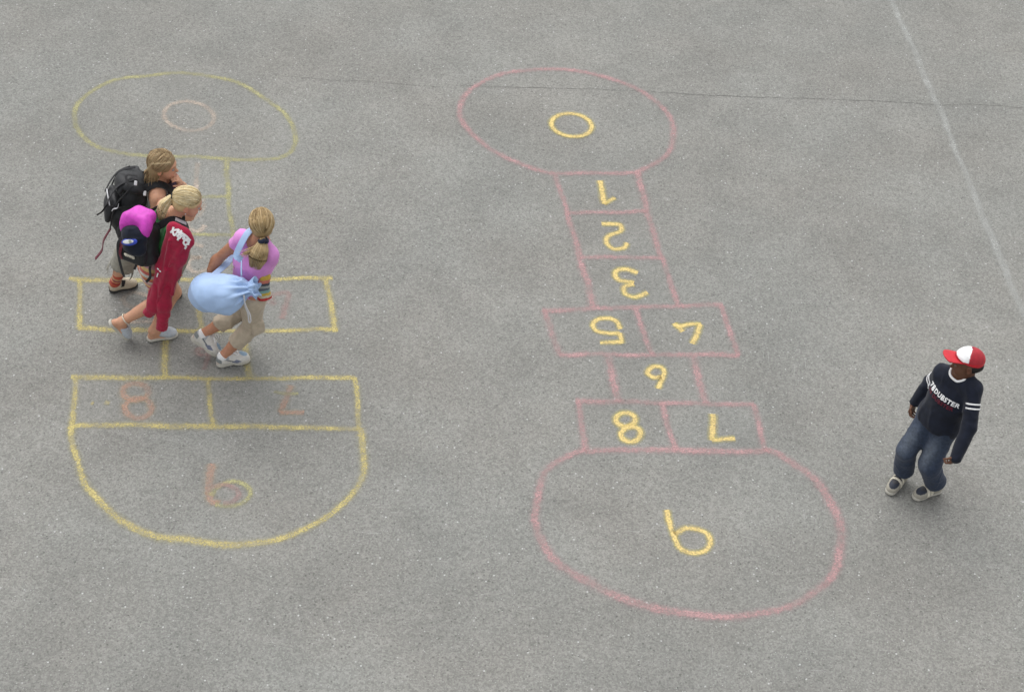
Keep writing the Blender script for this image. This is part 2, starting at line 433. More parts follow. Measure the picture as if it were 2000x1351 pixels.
# ------------------------------------------------------------------ chalk and paint lying on the asphalt
def chalk(name, rgb, rgb2=None, amount=.8, halo=.25, grain=120, wob=.14, low=.35):
    """dusty powder: covers the raised grains, misses the pits, thins out towards the edge of the stroke"""
    m, t, b, N, L = _mat(name)
    P = N('ShaderNodeNewGeometry').outputs['Position']; uv = N('ShaderNodeUVMap'); uv.uv_map = 'uv'
    sx = N('ShaderNodeSeparateXYZ'); L(uv.outputs[0], sx.inputs[0])
    def mth(op, *a):
        n = N('ShaderNodeMath'); n.operation = op
        for i, q in enumerate(a):
            if isinstance(q, (int, float)): n.inputs[i].default_value = q
            else: L(q, n.inputs[i])
        return n.outputs[0]
    def noise(s, d=3, r=.6):
        n = N('ShaderNodeTexNoise'); n.inputs['Scale'].default_value = s; n.inputs['Detail'].default_value = d; n.inputs['Roughness'].default_value = r; L(P, n.inputs['Vector']); return n.outputs[0]
    def mr(x, a, b_, c, d, smooth=False):
        n = N('ShaderNodeMapRange'); L(x, n.inputs[0])
        if smooth: n.interpolation_type = 'SMOOTHSTEP'
        for i, v in zip(('From Min', 'From Max', 'To Min', 'To Max'), (a, b_, c, d)): n.inputs[i].default_value = v
        return n.outputs[0]
    av = mth('ABSOLUTE', sx.outputs['Y'])                        # 0 at the stroke's middle, 1 at its dusty border
    av = mth('ADD', av, mr(noise(28, 2), .3, .7, -wob, wob))
    core = mr(av, .22, .62, 1, 0, True); dust = mr(av, .35, 1.0, halo, 0, True)
    press = mr(noise(5.5, 3), .34, .66, low, 1.1)
    cov = mth('MULTIPLY', mth('MAXIMUM', core, dust), press)
    vo = N('ShaderNodeTexVoronoi'); vo.inputs['Scale'].default_value = grain; L(P, vo.inputs['Vector'])
    sp = N('ShaderNodeSeparateColor'); L(vo.outputs['Color'], sp.inputs[0])
    gr = mth('ADD', mr(noise(75, 3, .7), .3, .7, 0, .6), mth('MULTIPLY', sp.outputs[0], .4))
    a = mth('MULTIPLY', cov, mr(gr, .2, .8, .55, 1.3)); a = mth('MULTIPLY', a, amount)
    n = N('ShaderNodeMath'); n.operation = 'ADD'; n.use_clamp = True; L(a, n.inputs[0]); n.inputs[1].default_value = 0
    L(n.outputs[0], b.inputs['Alpha'])
    mx = N('ShaderNodeMix'); mx.data_type = 'RGBA'; mx.inputs['A'].default_value = (*rgb, 1); mx.inputs['B'].default_value = (*(rgb2 or rgb), 1)
    L(mr(mth('ADD', mth('MULTIPLY', noise(9, 2), .35), mth('MULTIPLY', av, .5)), .30, .56, 0, 1), mx.inputs['Factor'])
    L(mx.outputs['Result'], b.inputs['Base Color']); b.inputs['Roughness'].default_value = 1; b.inputs['Specular IOR Level'].default_value = .05
    return m
CK = dict(yellow=chalk('yellow_chalk', (.61, .52, .22), (.46, .44, .22), .64, .3),
          faint=chalk('faint_yellow_chalk', (.43, .41, .22), (.40, .39, .23), .68, .25),
          pink=chalk('pink_chalk', (.53, .325, .325), (.44, .36, .36), .58, .42),
          orange=chalk('orange_yellow_chalk', (.67, .52, .22), (.52, .49, .17), .92, .45, 120, .07, .75),
          peach=chalk('faint_peach_chalk', (.52, .44, .37), (.47, .44, .37), .62, .3),
          coral=chalk('coral_chalk', (.54, .34, .25), (.48, .40, .21), .5, .3, 120, .10, .45),
          rose=chalk('faint_rose_chalk', (.44, .29, .27), None, .5, .3),
          dust=chalk('pale_chalk_dust', (.33, .33, .32), None, .32, .9, 60, .3, .2),
          paint=chalk('worn_white_paint', (.46, .47, .45), None, .48, .3, 90, .14, .5))
_layer = [0]
def ribbon_geo(px, wid, closed=False, jitter=.006, seed=0):
    """a chalk stroke through ground points, wid metres wide (dust included)"""
    wid = wid * 1.6; P = np.array([gnd(a, b) for a, b in px])
    if closed: P = np.vstack([P[-2:], P, P[:2]]) if not np.allclose(P[0], P[-1]) else np.vstack([P[-3:-1], P, P[1:3]])
    if len(P) > 2 or closed: C = catmull(P, 14)
    else: C = np.array([P[0] + (P[1] - P[0]) * t for t in np.linspace(0, 1, 30)])
    if closed: C = C[28:28 + 14 * len(px) + 1]
    r = np.random.default_rng(seed + len(C)); n = len(C)
    s = np.concatenate([[0], np.cumsum(np.linalg.norm(np.diff(C, axis=0), axis=1))])
    k = r.uniform(2, 9, 4); ph = r.uniform(0, 6.3, 4); wob = sum(np.sin(s * k[i] * 2 + ph[i]) for i in range(4)) * jitter * .5
    T = np.gradient(C, axis=0); T /= np.linalg.norm(T, axis=1)[:, None] + 1e-9
    if closed: T[0] = T[-1] = nrm(T[0] + T[-1])
    Nn = np.stack([-T[:, 1], T[:, 0], 0 * s], 1)
    if closed: wob *= np.clip(np.minimum(s, s[-1] - s) / .1, 0, 1)
    C = C + Nn * wob[:, None]
    w_ = wid * (1 + .12 * np.sin(s * 3 + ph[0]) * (0 if closed else 1)) / 2
    w_ = np.broadcast_to(w_, (n,))
    us = np.array([-1, -.5, 0, .5, 1]); vs = []; uv = []
    _layer[0] += 1; z = .0008 + .00005 * (_layer[0] % 60)
    for i in range(n):
        for u_ in us:
            p = C[i] + Nn[i] * w_[i] * u_; vs.append((p[0], p[1], z)); uv.append((s[i], u_))
    fs = [(i * 5 + j, i * 5 + j + 1, (i + 1) * 5 + j + 1, (i + 1) * 5 + j) for i in range(n - 1) for j in range(4)]
    return vs, fs, uv
def strokes(name, items, mat, parent=None, label=None):
    """items: (pixel points, width, closed)"""
    V_, F_, U_ = [], [], []
    for k, it in enumerate(items):
        v, f, u = ribbon_geo(it[0], it[1], it[2] if len(it) > 2 else False, seed=k)
        b = len(V_); V_ += v; U_ += u; F_ += [tuple(b + q for q in x) for x in f]
    o = mesh_obj(name, V_, [x[::-1] for x in F_], mat, parent, smooth=False, uvs=U_)
    if label: o['label'] = label
    return o
def oval(cx, cy, rx, ry, rot=0, n=12):
    return [(cx + rx * math.cos(a) * math.cos(rot) - ry * math.sin(a) * math.sin(rot), cy + rx * math.cos(a) * math.sin(rot) + ry * math.sin(a) * math.cos(rot))
            for a in [2 * math.pi * i / n for i in range(n)]]

# ---- yellow court under the girls
Y = empty('hopscotch_court', gnd(420, 650), 'yellow chalk hopscotch court on the asphalt where the three girls walk', 'hopscotch', 'chalk hopscotch courts')
W = .056
strokes('round_end', [([(146, 232), (152, 205), (170, 185), (200, 167), (240, 153), (290, 147), (340, 144), (390, 146), (430, 152), (465, 163), (500, 181), (530, 200), (555, 222), (572, 248), (577, 272), (570, 292), (555, 305), (530, 312), (490, 313), (440, 310), (390, 307), (340, 306), (290, 304), (245, 301), (205, 293), (175, 278), (155, 257)], W, True)], CK['faint'], Y)
strokes('single_square', [([(443, 313), (444, 350), (447, 400), (453, 440), (457, 456)], W), ([(342, 384), (400, 385), (449, 383)], W), ([(345, 458), (400, 459), (456, 457)], W), ([(338, 312), (337, 380), (336, 460), (335, 545)], W), ([(457, 456), (462, 500), (468, 545)], W)], CK['faint'], Y)
strokes('double_square', [([(134, 545), (160, 547), (260, 547), (390, 546), (520, 545), (650, 543)], W), ([(155, 545), (155, 590), (157, 643)], W), ([(153, 642), (250, 645), (390, 646), (520, 646), (660, 644)], W), ([(637, 545), (645, 590), (655, 648)], W * 1.15), ([(381, 547), (387, 590), (393, 648)], W * 1.1)], CK['yellow'], Y)
strokes('side_line', [([(321, 650), (322, 690), (323, 738)], W)], CK['yellow'], Y); strokes('side_line', [([(474, 648), (480, 690), (489, 738)], W)], CK['yellow'], Y)
strokes('double_square', [([(138, 738), (240, 737), (330, 738), (450, 740), (560, 738), (694, 738)], W), ([(148, 738), (144, 785), (141, 834)], W), ([(692, 737), (697, 785), (703, 838)], W), ([(140, 831), (260, 830), (400, 833), (550, 834), (704, 838)], W * 1.05), ([(408, 738), (411, 785), (416, 834)], W)], CK['yellow'], Y)
strokes('round_end', [([(141, 832), (144, 880), (158, 925), (183, 965), (219, 1003), (268, 1033), (330, 1050), (400, 1060), (455, 1063), (520, 1057), (580, 1040), (630, 1015), (675, 980), (702, 940), (712, 905), (709, 868), (703, 836)], W * 1.15)], CK['yellow'], Y)
strokes('numeral', [(oval(369, 227, 49, 28, .1), .055, True)], CK['peach'], Y, 'faint peach chalk 0')
strokes('numeral', [([(386, 318), (384, 350), (381, 390), (402, 391)], .06)], CK['peach'], Y, 'faint peach chalk 1')
strokes('numeral', [([(358, 405), (385, 408), (400, 398), (388, 420), (368, 432), (368, 446), (388, 452), (400, 440)], .055)], CK['peach'], Y, 'faint peach chalk 2')
strokes('numeral', [([(398, 482), (375, 476), (362, 487), (370, 500), (392, 503), (372, 508), (368, 522), (384, 532), (404, 526)], .055)], CK['peach'], Y, 'faint peach chalk 3')
strokes('numeral', [([(521, 590), (537, 593), (528, 577)], .05), ([(528, 577), (545, 575), (561, 574), (557, 600), (551, 623)], .06)], CK['rose'], Y, 'faint rose chalk 4')
strokes('numeral', [([(292, 580), (260, 572), (240, 585), (255, 600), (300, 602), (304, 625), (250, 627)], .05)], CK['peach'], Y, 'faint peach chalk 5')
strokes('numeral', [([(398, 722), (404, 700), (410, 688), (398, 680), (384, 684), (390, 694), (406, 692)], .05)], CK['rose'], Y, 'faint rose chalk 6')
strokes('numeral', [([(567, 752), (558, 778), (548, 806)], .055), ([(546, 806), (570, 806), (594, 807)], .055)], CK['coral'], Y, 'faded coral chalk 7'); strokes('crossbar', [([(534, 767), (558, 770), (583, 769)], .034)], CK['faint'], Y, 'faint yellow crossbar of the chalk 7')
strokes('numeral', [(oval(265, 765, 25, 16), .06, True), (oval(268, 797, 28, 18), .06, True)], CK['coral'], Y, 'coral and yellow chalk 8')
strokes('numeral', [([(413, 905), (411, 935), (408, 962), (412, 978), (428, 984)], .07)], CK['coral'], Y, 'coral chalk 9 traced again in yellow')
strokes('numeral', [([(411, 968), (424, 949), (450, 940), (476, 946), (488, 963), (477, 980), (450, 988), (420, 985)], .055)], CK['faint'], Y, 'yellow outline of the chalk 9')
strokes('numeral', [([(414, 953), (438, 948), (460, 956), (466, 966), (456, 979), (436, 984)], .045)], CK['rose'], Y, 'rose inner loop of the chalk 9')
strokes('chalk_dot', [([(178, 787), (183, 788)], .045)], CK['yellow'], Y); strokes('chalk_dot', [([(204, 786), (214, 788)], .05)], CK['yellow'], Y)

strokes('chalk_smudge', [([(420, 818), (440, 806), (458, 800)], .13)], CK['dust'], Y); strokes('chalk_smudge', [([(146, 540), (150, 515)], .10)], CK['dust'], Y)
# ---- pink court in the middle
K = empty('hopscotch_court', gnd(1250, 650), 'pink chalk hopscotch court with orange yellow numerals, in the middle of the yard', 'hopscotch', 'chalk hopscotch courts')
W = .064
strokes('round_end', [([(898, 220), (905, 195), (922, 174), (950, 156), (985, 144), (1030, 138), (1075, 136), (1130, 140), (1180, 150), (1225, 166), (1265, 187), (1295, 212), (1311, 235), (1317, 262), (1311, 288), (1295, 308), (1270, 324), (1243, 336), (1200, 339), (1140, 339), (1085, 338), (1050, 332), (1010, 318), (965, 296), (930, 270), (908, 245)], W, True)], CK['pink'], K)
strokes('single_square', [([(1083, 338), (1108, 417), (1133, 505), (1160, 600)], W), ([(1243, 336), (1265, 415), (1292, 502), (1323, 598)], W), ([(1106, 418), (1180, 415), (1266, 414)], W), ([(1132, 502), (1210, 503), (1294, 505)], W)], CK['pink'], K)
strokes('double_square', [([(1059, 607), (1150, 604), (1243, 600), (1330, 598), (1412, 596)], W), ([(1063, 606), (1077, 650), (1094, 695)], W * 1.1), ([(1092, 692), (1200, 693), (1320, 693), (1444, 693)], W), ([(1409, 596), (1424, 645), (1442, 695)], W), ([(1243, 602), (1256, 645), (1272, 693)], W)], CK['pink'], K)
strokes('side_line', [([(1186, 694), (1197, 740), (1209, 786)], W)], CK['pink'], K); strokes('side_line', [([(1352, 693), (1365, 740), (1379, 787)], W)], CK['pink'], K)
strokes('double_square', [([(1124, 783), (1210, 785), (1295, 787), (1380, 788), (1473, 791)], W), ([(1129, 783), (1135, 830), (1146, 880)], W), ([(1470, 789), (1481, 830), (1496, 882)], W), ([(1143, 881), (1260, 879), (1380, 880), (1503, 881)], W), ([(1294, 787), (1305, 830), (1320, 880)], W)], CK['pink'], K)
strokes('round_end', [([(1146, 880), (1110, 890), (1078, 910), (1057, 940), (1048, 975), (1046, 1010), (1055, 1050), (1075, 1085), (1110, 1115), (1160, 1143), (1220, 1168), (1290, 1189), (1360, 1201), (1430, 1205), (1500, 1195), (1560, 1175), (1605, 1148), (1630, 1110), (1640, 1075), (1640, 1030), (1626, 985), (1600, 945), (1565, 915), (1525, 890), (1500, 880)], W * 1.15)], CK['pink'], K)
O_ = CK['orange']; w9 = .051
strokes('numeral', [(oval(1116, 245, 40, 22, .12), w9, True)], O_, K)
strokes('numeral', [([(1170, 353), (1175, 375), (1181, 399)], w9), ([(1180, 399), (1203, 387)], w9)], O_, K)
strokes('numeral', [([(1175, 438), (1198, 438), (1211, 440), (1213, 452), (1189, 462), (1186, 475), (1199, 486), (1219, 484), (1225, 474)], w9)], O_, K)
strokes('numeral', [([(1246, 533), (1222, 526), (1203, 532), (1209, 547), (1238, 553)], w9), ([(1238, 554), (1218, 559), (1220, 573), (1240, 580), (1265, 571)], w9)], O_, K)
strokes('numeral', [([(1317, 631), (1333, 648)], w9 * 1.1), ([(1316, 634), (1332, 640)], w9), ([(1330, 637), (1348, 634), (1370, 634)], w9), ([(1369, 633), (1362, 652), (1351, 671)], w9 * 1.1)], O_, K)
strokes('numeral', [([(1211, 643), (1203, 629), (1188, 623), (1168, 624), (1157, 634), (1164, 646), (1185, 651), (1211, 651)], w9), ([(1210, 650), (1213, 671)], w9), ([(1214, 669), (1172, 669)], w9)], O_, K)
strokes('numeral', [([(1292, 737), (1276, 738), (1262, 728), (1274, 716), (1292, 718), (1296, 730), (1290, 745), (1285, 759)], w9)], O_, K)
strokes('numeral', [([(1391, 808), (1391, 835), (1392, 860)], w9), ([(1390, 860), (1415, 858), (1436, 857)], w9)], O_, K)
strokes('numeral', [(oval(1222, 819, 19, 13), w9, True), (oval(1231, 846, 20, 14), w9, True)], O_, K)
strokes('numeral', [([(1302, 995), (1308, 1020), (1315, 1045), (1326, 1068), (1346, 1077), (1371, 1075), (1385, 1060), (1381, 1043), (1362, 1034), (1338, 1032), (1318, 1043)], w9)], O_, K)

# ---- painted line, crack, dusty scuffs
pl = strokes('painted_line', [([(1690, -100), (1722, -40), (1755, 35), (1790, 110), (1830, 205), (1870, 300), (1920, 425), (1960, 520), (2005, 625), (2060, 750)], .075)], CK['paint'])
tag(pl, 'worn thin white painted line crossing the yard at the upper right', 'line')
m, t, b, N, L = _mat('crack_shade'); b.inputs['Base Color'].default_value = (.13, .13, .12, 1); b.inputs['Roughness'].default_value = 1
def crack(name, px, wid, seed):
    C = catmull([gnd(*p) for p in px], 40); r = np.random.default_rng(seed); n = len(C)
    C[:, 1] += np.cumsum(r.normal(0, .0022, n)) * .6; ww = wid * np.clip(r.normal(.7, .45, n), .05, 1.6)
    vs = []
    for i in range(n): vs += [(C[i, 0], C[i, 1] - ww[i] / 2, .0015), (C[i, 0], C[i, 1] + ww[i] / 2, .0015)]
    o = mesh_obj(name, vs, [(2 * i, 2 * i + 2, 2 * i + 3, 2 * i + 1) for i in range(n - 1)], m, smooth=False)
    tag(o, kind='structure'); return o
crack('crack', [(1225, 176), (1280, 180), (1400, 186), (1530, 191), (1640, 195), (1760, 202), (1830, 206), (1900, 207), (2040, 216)], .0065, 3)
crack('crack', [(560, 150), (640, 154), (740, 158), (860, 166)], .004, 5)
crack('crack', [(900, 168), (980, 172), (1090, 174), (1225, 176)], .005, 6)

# ------------------------------------------------------------------ people: shared anatomy
LIGHT = (.56, .30, .19); DARK = (.115, .050, .027)
def head_prims(H, s=1.0):
    e = lambda c, r, k=.02, op='u': ell(H, [a * s for a in c], [a * s for a in r], k * s, op)
    P = [e((0, -.012, .030), (.072, .090, .078)), e((0, .028, -.030), (.054, .056, .072), .03), e((0, .056, -.086), (.022, .020, .017), .025),
         e((.036, .050, -.038), (.024, .026, .028), .02), e((-.036, .050, -.038), (.024, .026, .028), .02),
         e((0, .070, .022), (.042, .014, .013), .02)]
    P += [e((sx * .030, .092, .003), (.015, .014, .010), .012, 's') for sx in (1, -1)]
    P += [cone(H(0, .080 * s, .000), H(0, .096 * s, -.026 * s), .006 * s, .0095 * s, .012 * s), e((0, .080, -.053), (.020, .009, .006), .008), e((0, .079, -.062), (.016, .009, .006), .008)]
    P += [e((sx * .073, -.008, -.010), (.009, .017, .028), .006) for sx in (1, -1)]
    P += [e((sx * .083, -.004, -.008), (.008, .010, .017), .004, 's') for sx in (1, -1)]
    return P
def eyes(H, parent, s=1.0, iris=(.10, .13, .16), white=(.36, .33, .31)):
    for sx in (1, -1):
        c = H(sx * .030 * s, .073 * s, .002 * s); f = Fr(c, H.y, H.z)
        v, fc = [], []; n, m_ = 12, 8
        for i in range(m_ + 1):
            for j in range(n):
                a, b = math.pi * i / m_, 2 * math.pi * j / n; r = .0115 * s
                v.append(f(r * math.sin(a) * math.cos(b), r * math.cos(a), r * math.sin(a) * math.sin(b) * .62))
        for i in range(m_):
            for j in range(n): fc.append((i * n + j, i * n + (j + 1) % n, (i + 1) * n + (j + 1) % n, (i + 1) * n + j))
        v = np.array(v); ang = f.loc(v)[:, 1] / (.0115 * s)
        c_ = np.where((ang > .93)[:, None], (.01, .01, .01), np.where((ang > .72)[:, None], iris, white))
        mesh_obj('eye', v, fc, M['skin'], parent, c_)
def hand_prims(wr, d, n, thumb, curl=.5, s=1.0, spread=.14):
    """wrist, finger direction, palm-side normal, thumb side (unit vector across the palm)"""
    d = nrm(d); n = nrm(n - d * (n @ d)); t = np.cross(d, n); t = t if t @ thumb > 0 else -t
    P = [econe(wr, wr + d * .018 * s, .019 * s, .022 * s, n, .75, .015)]
    pk = []
    for i, (o, L, r) in enumerate(((.026, .052, .0070), (.0085, .058, .0073), (-.0090, .053, .0070), (-.0255, .042, .0062))):
        kn = wr + d * (.070 - (.002, 0, .003, .009)[i]) * s + t * o * s; pk.append(kn)
        P.append(econe(wr + t * o * .55 * s + d * .012 * s, kn, .0125 * s, .0105 * s, n, .95, .012))
        a = -spread * o / .026 * .8; dd = d * math.cos(a) - t * math.sin(a); p = kn
        cu = curl * (1 + (.0, .08, .16, .22)[i]); ang = 0
        for q, (fl, ca) in enumerate(((.46, .75), (.30, 1.0), (.24, .7))):
            ang += cu * ca; dv = dd * math.cos(ang) + n * math.sin(ang); e_ = p + dv * L * fl * s
            P.append(cone(p, e_, r * s * (1 - .08 * q), r * s * (.92 - .1 * q), .004)); p = e_
    b = wr + d * .018 * s + t * .020 * s; d1 = nrm(t * .75 + d * .62 + n * .35); d2 = nrm(t * .25 + d * .85 + n * (.3 + curl * .5))
    P += [cone(b, b + d1 * .034 * s, .0115 * s, .009 * s, .012), cone(b + d1 * .034 * s, b + d1 * .034 * s + d2 * .024 * s, .0085 * s, .0075 * s, .004), cone(b + d1 * .034 * s + d2 * .024 * s, b + d1 * .034 * s + d2 * .042 * s, .0075 * s, .006 * s, .003)]
    return P
class Body:
    """joints of one child; every limb is a tapered chain; .g holds primitive groups"""
    def __init__(b, s, neck, chestf, pelvis, pelf, H, feet, arms, hands, lean=None, shw=.128, tilt=0.0, leg=1.0, knees={}):
        b.s = s; b.neck, b.pel, b.H = np.asarray(neck), np.asarray(pelvis), H
        ut = nrm(b.neck - b.pel); b.T = Fr(b.pel, chestf - ut * (np.asarray(chestf) @ ut), ut); b.F = Fr(b.pel, pelf)
        b.sh = {}; b.hip = {}; b.el = {}; b.wr = {}; b.kn = {}; b.an = {}; b.g = {}
        base = b.neck - ut * .045 * s
        for k, sx in (('R', 1), ('L', -1)):
            b.sh[k] = base + b.T.x * sx * shw * s - ut * sx * tilt
            b.hip[k] = b.pel + b.F.x * sx * .066 * s
            heel, toe, up = feet[k]; f = Fr(heel, toe - heel, up); b.F_ = f
            b.an[k] = f(0, .048 * s, .075 * s); b.__dict__['shoe' + k] = f
            b.kn[k] = ik(b.hip[k], b.an[k], .325 * s * leg, .315 * s * leg, nrm(.6 * b.F.y + .4 * (toe - heel))) if k not in knees else knees[k]
            b.el[k], b.wr[k] = arms[k]
        t = b.T; L = np.linalg.norm(b.neck - b.pel)
        g = b.g; g['head'] = head_prims(H, 1.0)
        g['neck'] = [cone(b.neck + ut * -.03 * s, H(0, -.022, -.060), .044 * s, .038 * s, .03)]
        g['torso'] = [econe(b.hip['R'], b.hip['L'], .082 * s, .082 * s, b.F.y, .95, .04), econe(b.pel, t(0, 0, L * .55), .108 * s, .104 * s, t.y, .74, .05),
                      econe(t(.03, 0, L * .55), t(.075, .0, L * .80), .098 * s, .064 * s, t.y, .86, .05), econe(t(-.03, 0, L * .55), t(-.075, 0, L * .80), .098 * s, .064 * s, t.y, .86, .05),
                      cone(b.sh['R'], b.sh['L'], .042 * s, .042 * s, .04), cone((b.sh['R'] + b.neck) / 2, b.neck, .042 * s, .045 * s, .04), cone((b.sh['L'] + b.neck) / 2, b.neck, .042 * s, .045 * s, .04)]
        for k, sx in (('R', 1), ('L', -1)):
            g['arm' + k] = [cone(b.sh[k], b.el[k], .040 * s, .031 * s, .025), cone(b.el[k], b.wr[k], .033 * s, .021 * s, .02), cone(b.el[k] * .72 + b.wr[k] * .28, b.el[k] * .5 + b.wr[k] * .5, .033 * s, .028 * s, .02)]
            g['hand' + k] = hand_prims(b.wr[k], *hands[k], s=s * .95) if hands.get(k) else []
            back = -b.F.y
            calf = b.kn[k] * .66 + b.an[k] * .34 + back * .014 * s
            g['leg' + k] = [cone(b.hip[k], b.kn[k], .080 * s, .048 * s, .035), cone(b.kn[k], b.an[k], .046 * s, .031 * s, .02), cone(calf, calf * .6 + b.an[k] * .4, .036 * s, .026 * s, .03)]
            f = b.__dict__['shoe' + k]
            g['foot' + k] = [cone(f(0, .03 * s, .030 * s), f(0, .09 * s, .030 * s), .026 * s, .026 * s, .02), cone(b.an[k], f(0, .14 * s, .022 * s), .030 * s, .022 * s, .02), econe(f(0, .12 * s, .020 * s), f(0, .165 * s, .018 * s), .030 * s, .027 * s, f.z, .6, .02)]
    def all(b, *names): return [p for n in names for p in b.g[n]]
    def skin(b, parent, tone, lips=(.40, .14, .12), brow=(.16, .10, .06), lens=1.0):
        H, s = b.H, 1.0
        P = b.all('torso', 'neck', 'head', 'armR', 'armL', 'handR', 'handL', 'legR', 'legL', 'footR', 'footL')
        def col(v):
            c = np.tile(np.array(tone), (len(v), 1)); q = H.loc(v) / s
            def spot(p, r, rgb, amt):
                d = np.sqrt((((q - np.array(p)) / np.array(r)) ** 2).sum(1)); w_ = np.clip(1.6 - d * 1.4, 0, 1)[:, None] * amt; c[:] = c * (1 - w_) + np.array(rgb) * w_
            t = np.array(tone)
            for sx in (1, -1):
                spot((sx * .038, .066, -.030), (.026, .03, .024), t * (1.08, .84, .82), .6)
                spot((sx * .030, .080, .022), (.020, .018, .0055), brow, .75)
                spot((sx * .080, -.006, -.010), (.012, .022, .03), t * (1.1, .85, .8), .5)
            spot((0, .090, -.057), (.020, .016, .008), lips, .8); spot((0, .1, -.026), (.012, .014, .012), t * (1.08, .85, .82), .5)
            for k in 'RL':
                d = np.linalg.norm(v - b.kn[k], axis=1); w_ = np.clip(1 - d / .07, 0, 1)[:, None] * .4; c[:] = c * (1 - w_) + t * (.92, .8, .78) * w_
            return np.clip(c, 0, 1)
        o = surf('body', P, M['skin'], parent, .0042, col, sm=1)
        eyes(H, o, s, *(((.03, .015, .01), (.16, .12, .10)) if tone[0] < .2 else ())); return o

def hair_cap(H, s, grow=.0045, front=.044, low=-.05):
    e = lambda c, r, k=.015, op='u': ell(H, [a * s for a in c], [a * s for a in r], k * s, op)
    return [e((0, -.014, .030), (.072 + grow, .090 + grow, .078 + grow)), e((0, -.040, -.02), (.064 + grow * .7, .058 + grow * .7, .055), .03),
            e((0, .100, -.045), (.074, .072, .095), .015, 's'), e((.085, .022, -.03), (.022, .042, .045), .012, 's'), e((-.085, .022, -.03), (.022, .042, .045), .012, 's'),
            plane(H(0, 0, -.085 * s), -H.z + -.0 * H.y)]
def hair_mesh(parent, prims, strands, shades, rad, s, disp=None, base=(.2, .13, .07), nlight=0):
    d, lo = field(prims, .004, disp); v, q = nets(d, lo, .004); v = lap(v, q, 2)
    r = np.random.default_rng(5); base = np.array(base)
    pick = [np.array(shades[r.integers(len(shades))]) * r.uniform(.80, 1.2) for _ in strands]
    for i in range(nlight): pick[-1 - i] = np.array((.60, .47, .28)) * r.uniform(.8, 1.25)
    sv, sf, sc = sweep(strands, rad, 3, (.31, .22, .9), 1.0, pick)
    V_ = np.vstack([v, sv]); F_ = [tuple(x) for x in q.tolist()] + [tuple(len(v) + i for i in f) for f in sf]
    C_ = np.vstack([np.tile(base, (len(v), 1)), sc])
    return mesh_obj('hair', V_, F_, M['hair'], parent, C_)
def scalp_strand(H, s, d0, d1, n=9, grow=.009, lift=0.004, seed=0):
    """great-circle run over the skull from direction d0 to d1 (head-local)"""
    a, b = nrm(d0), nrm(d1); w_ = math.acos(np.clip(a @ b, -1, 1)); r = np.random.default_rng(seed); j = r.normal(0, .0016); out = []
    ax = np.array([.072 + grow, .090 + grow, .078 + grow]) * s
    for t in np.linspace(0, 1, n):
        u = (math.sin((1 - t) * w_) * a + math.sin(t * w_) * b) / max(math.sin(w_), 1e-3)
        out.append(H(*(u / np.linalg.norm(u / ax) * (1 + j / .08) + np.array([0, -.014, .030]) * s)) if True else None)
    return out
def pony(H, s, tie, tail, count, spread, tail_spread, shades, parent, base, sd=3, loose=()):
    """hair combed back to a tie at head-local point tie, then a tail along world points"""
    r = np.random.default_rng(sd); tie = np.array(tie); td = (tie / s - np.array([0, -.014, .030])); st = []
    for i in range(count):
        a = r.uniform(-math.pi, math.pi)
        # the hairline runs round the face and nape
        el_ = .62 + .25 * math.cos(a * 2) + r.uniform(-.05, .55)
        d0 = np.array([math.sin(a) * math.cos(el_ - .35), math.cos(a) * math.cos(el_ - .35), math.sin(el_ - .35)])
        if d0[1] > .35 and d0[2] < .25: d0[2] = .25 + r.uniform(0, .3)
        st.append(scalp_strand(H, s, d0, td + r.normal(0, .007, 3), 9, .008 + r.uniform(-.0015, .002), seed=i))
    tw = H(*tie); T = catmull([tw] + list(tail), 6); T = T[:]
    dirn = nrm(T[-1] - T[0]); sx = nrm(np.cross(dirn, V(.2, -1, .3))); sy = np.cross(dirn, sx)
    for i in range(spread):
        o = r.normal(0, 1, 2); o /= max(1, np.linalg.norm(o) / 1.3); L = int(len(T) * r.uniform(.62, 1.08)); L = min(L, len(T)); q = []
        for k in range(max(L, 3)):
            t = k / (len(T) - 1); wd = np.interp(t, np.linspace(0, 1, len(tail_spread)), tail_spread)
            q.append(T[k] + (sx * o[0] + sy * o[1] * .7) * wd)
        st.append(q)
    for i in range(0):   # flyaways standing off the crown and nape
        d0 = nrm(r.normal(0, 1, 3) + V(0, -.3, .9)); q = scalp_strand(H, s, d0, nrm(d0 + r.normal(0, .6, 3)), 5, .010, seed=i)
        st.append([a_ + (a_ - H.c) * .05 * k_ * r.uniform(.2, 1) for k_, a_ in enumerate(q)])
    pr = hair_cap(H, s)
    for k in range(len(T) - 1):
        t0, t1 = k / (len(T) - 1), (k + 1) / (len(T) - 1); f = lambda t: np.interp(t, np.linspace(0, 1, len(tail_spread)), tail_spread)
        if t1 < .78: pr.append(cone(T[k], T[k + 1], f(t0) * .72 * (1 - .75 * t0 ** 2), f(t1) * .72 * (1 - .75 * t1 ** 2), .006))
    return hair_mesh(parent, pr, st + list(loose), shades, [.0016, .0020, .0018, .0009], s, None, base)

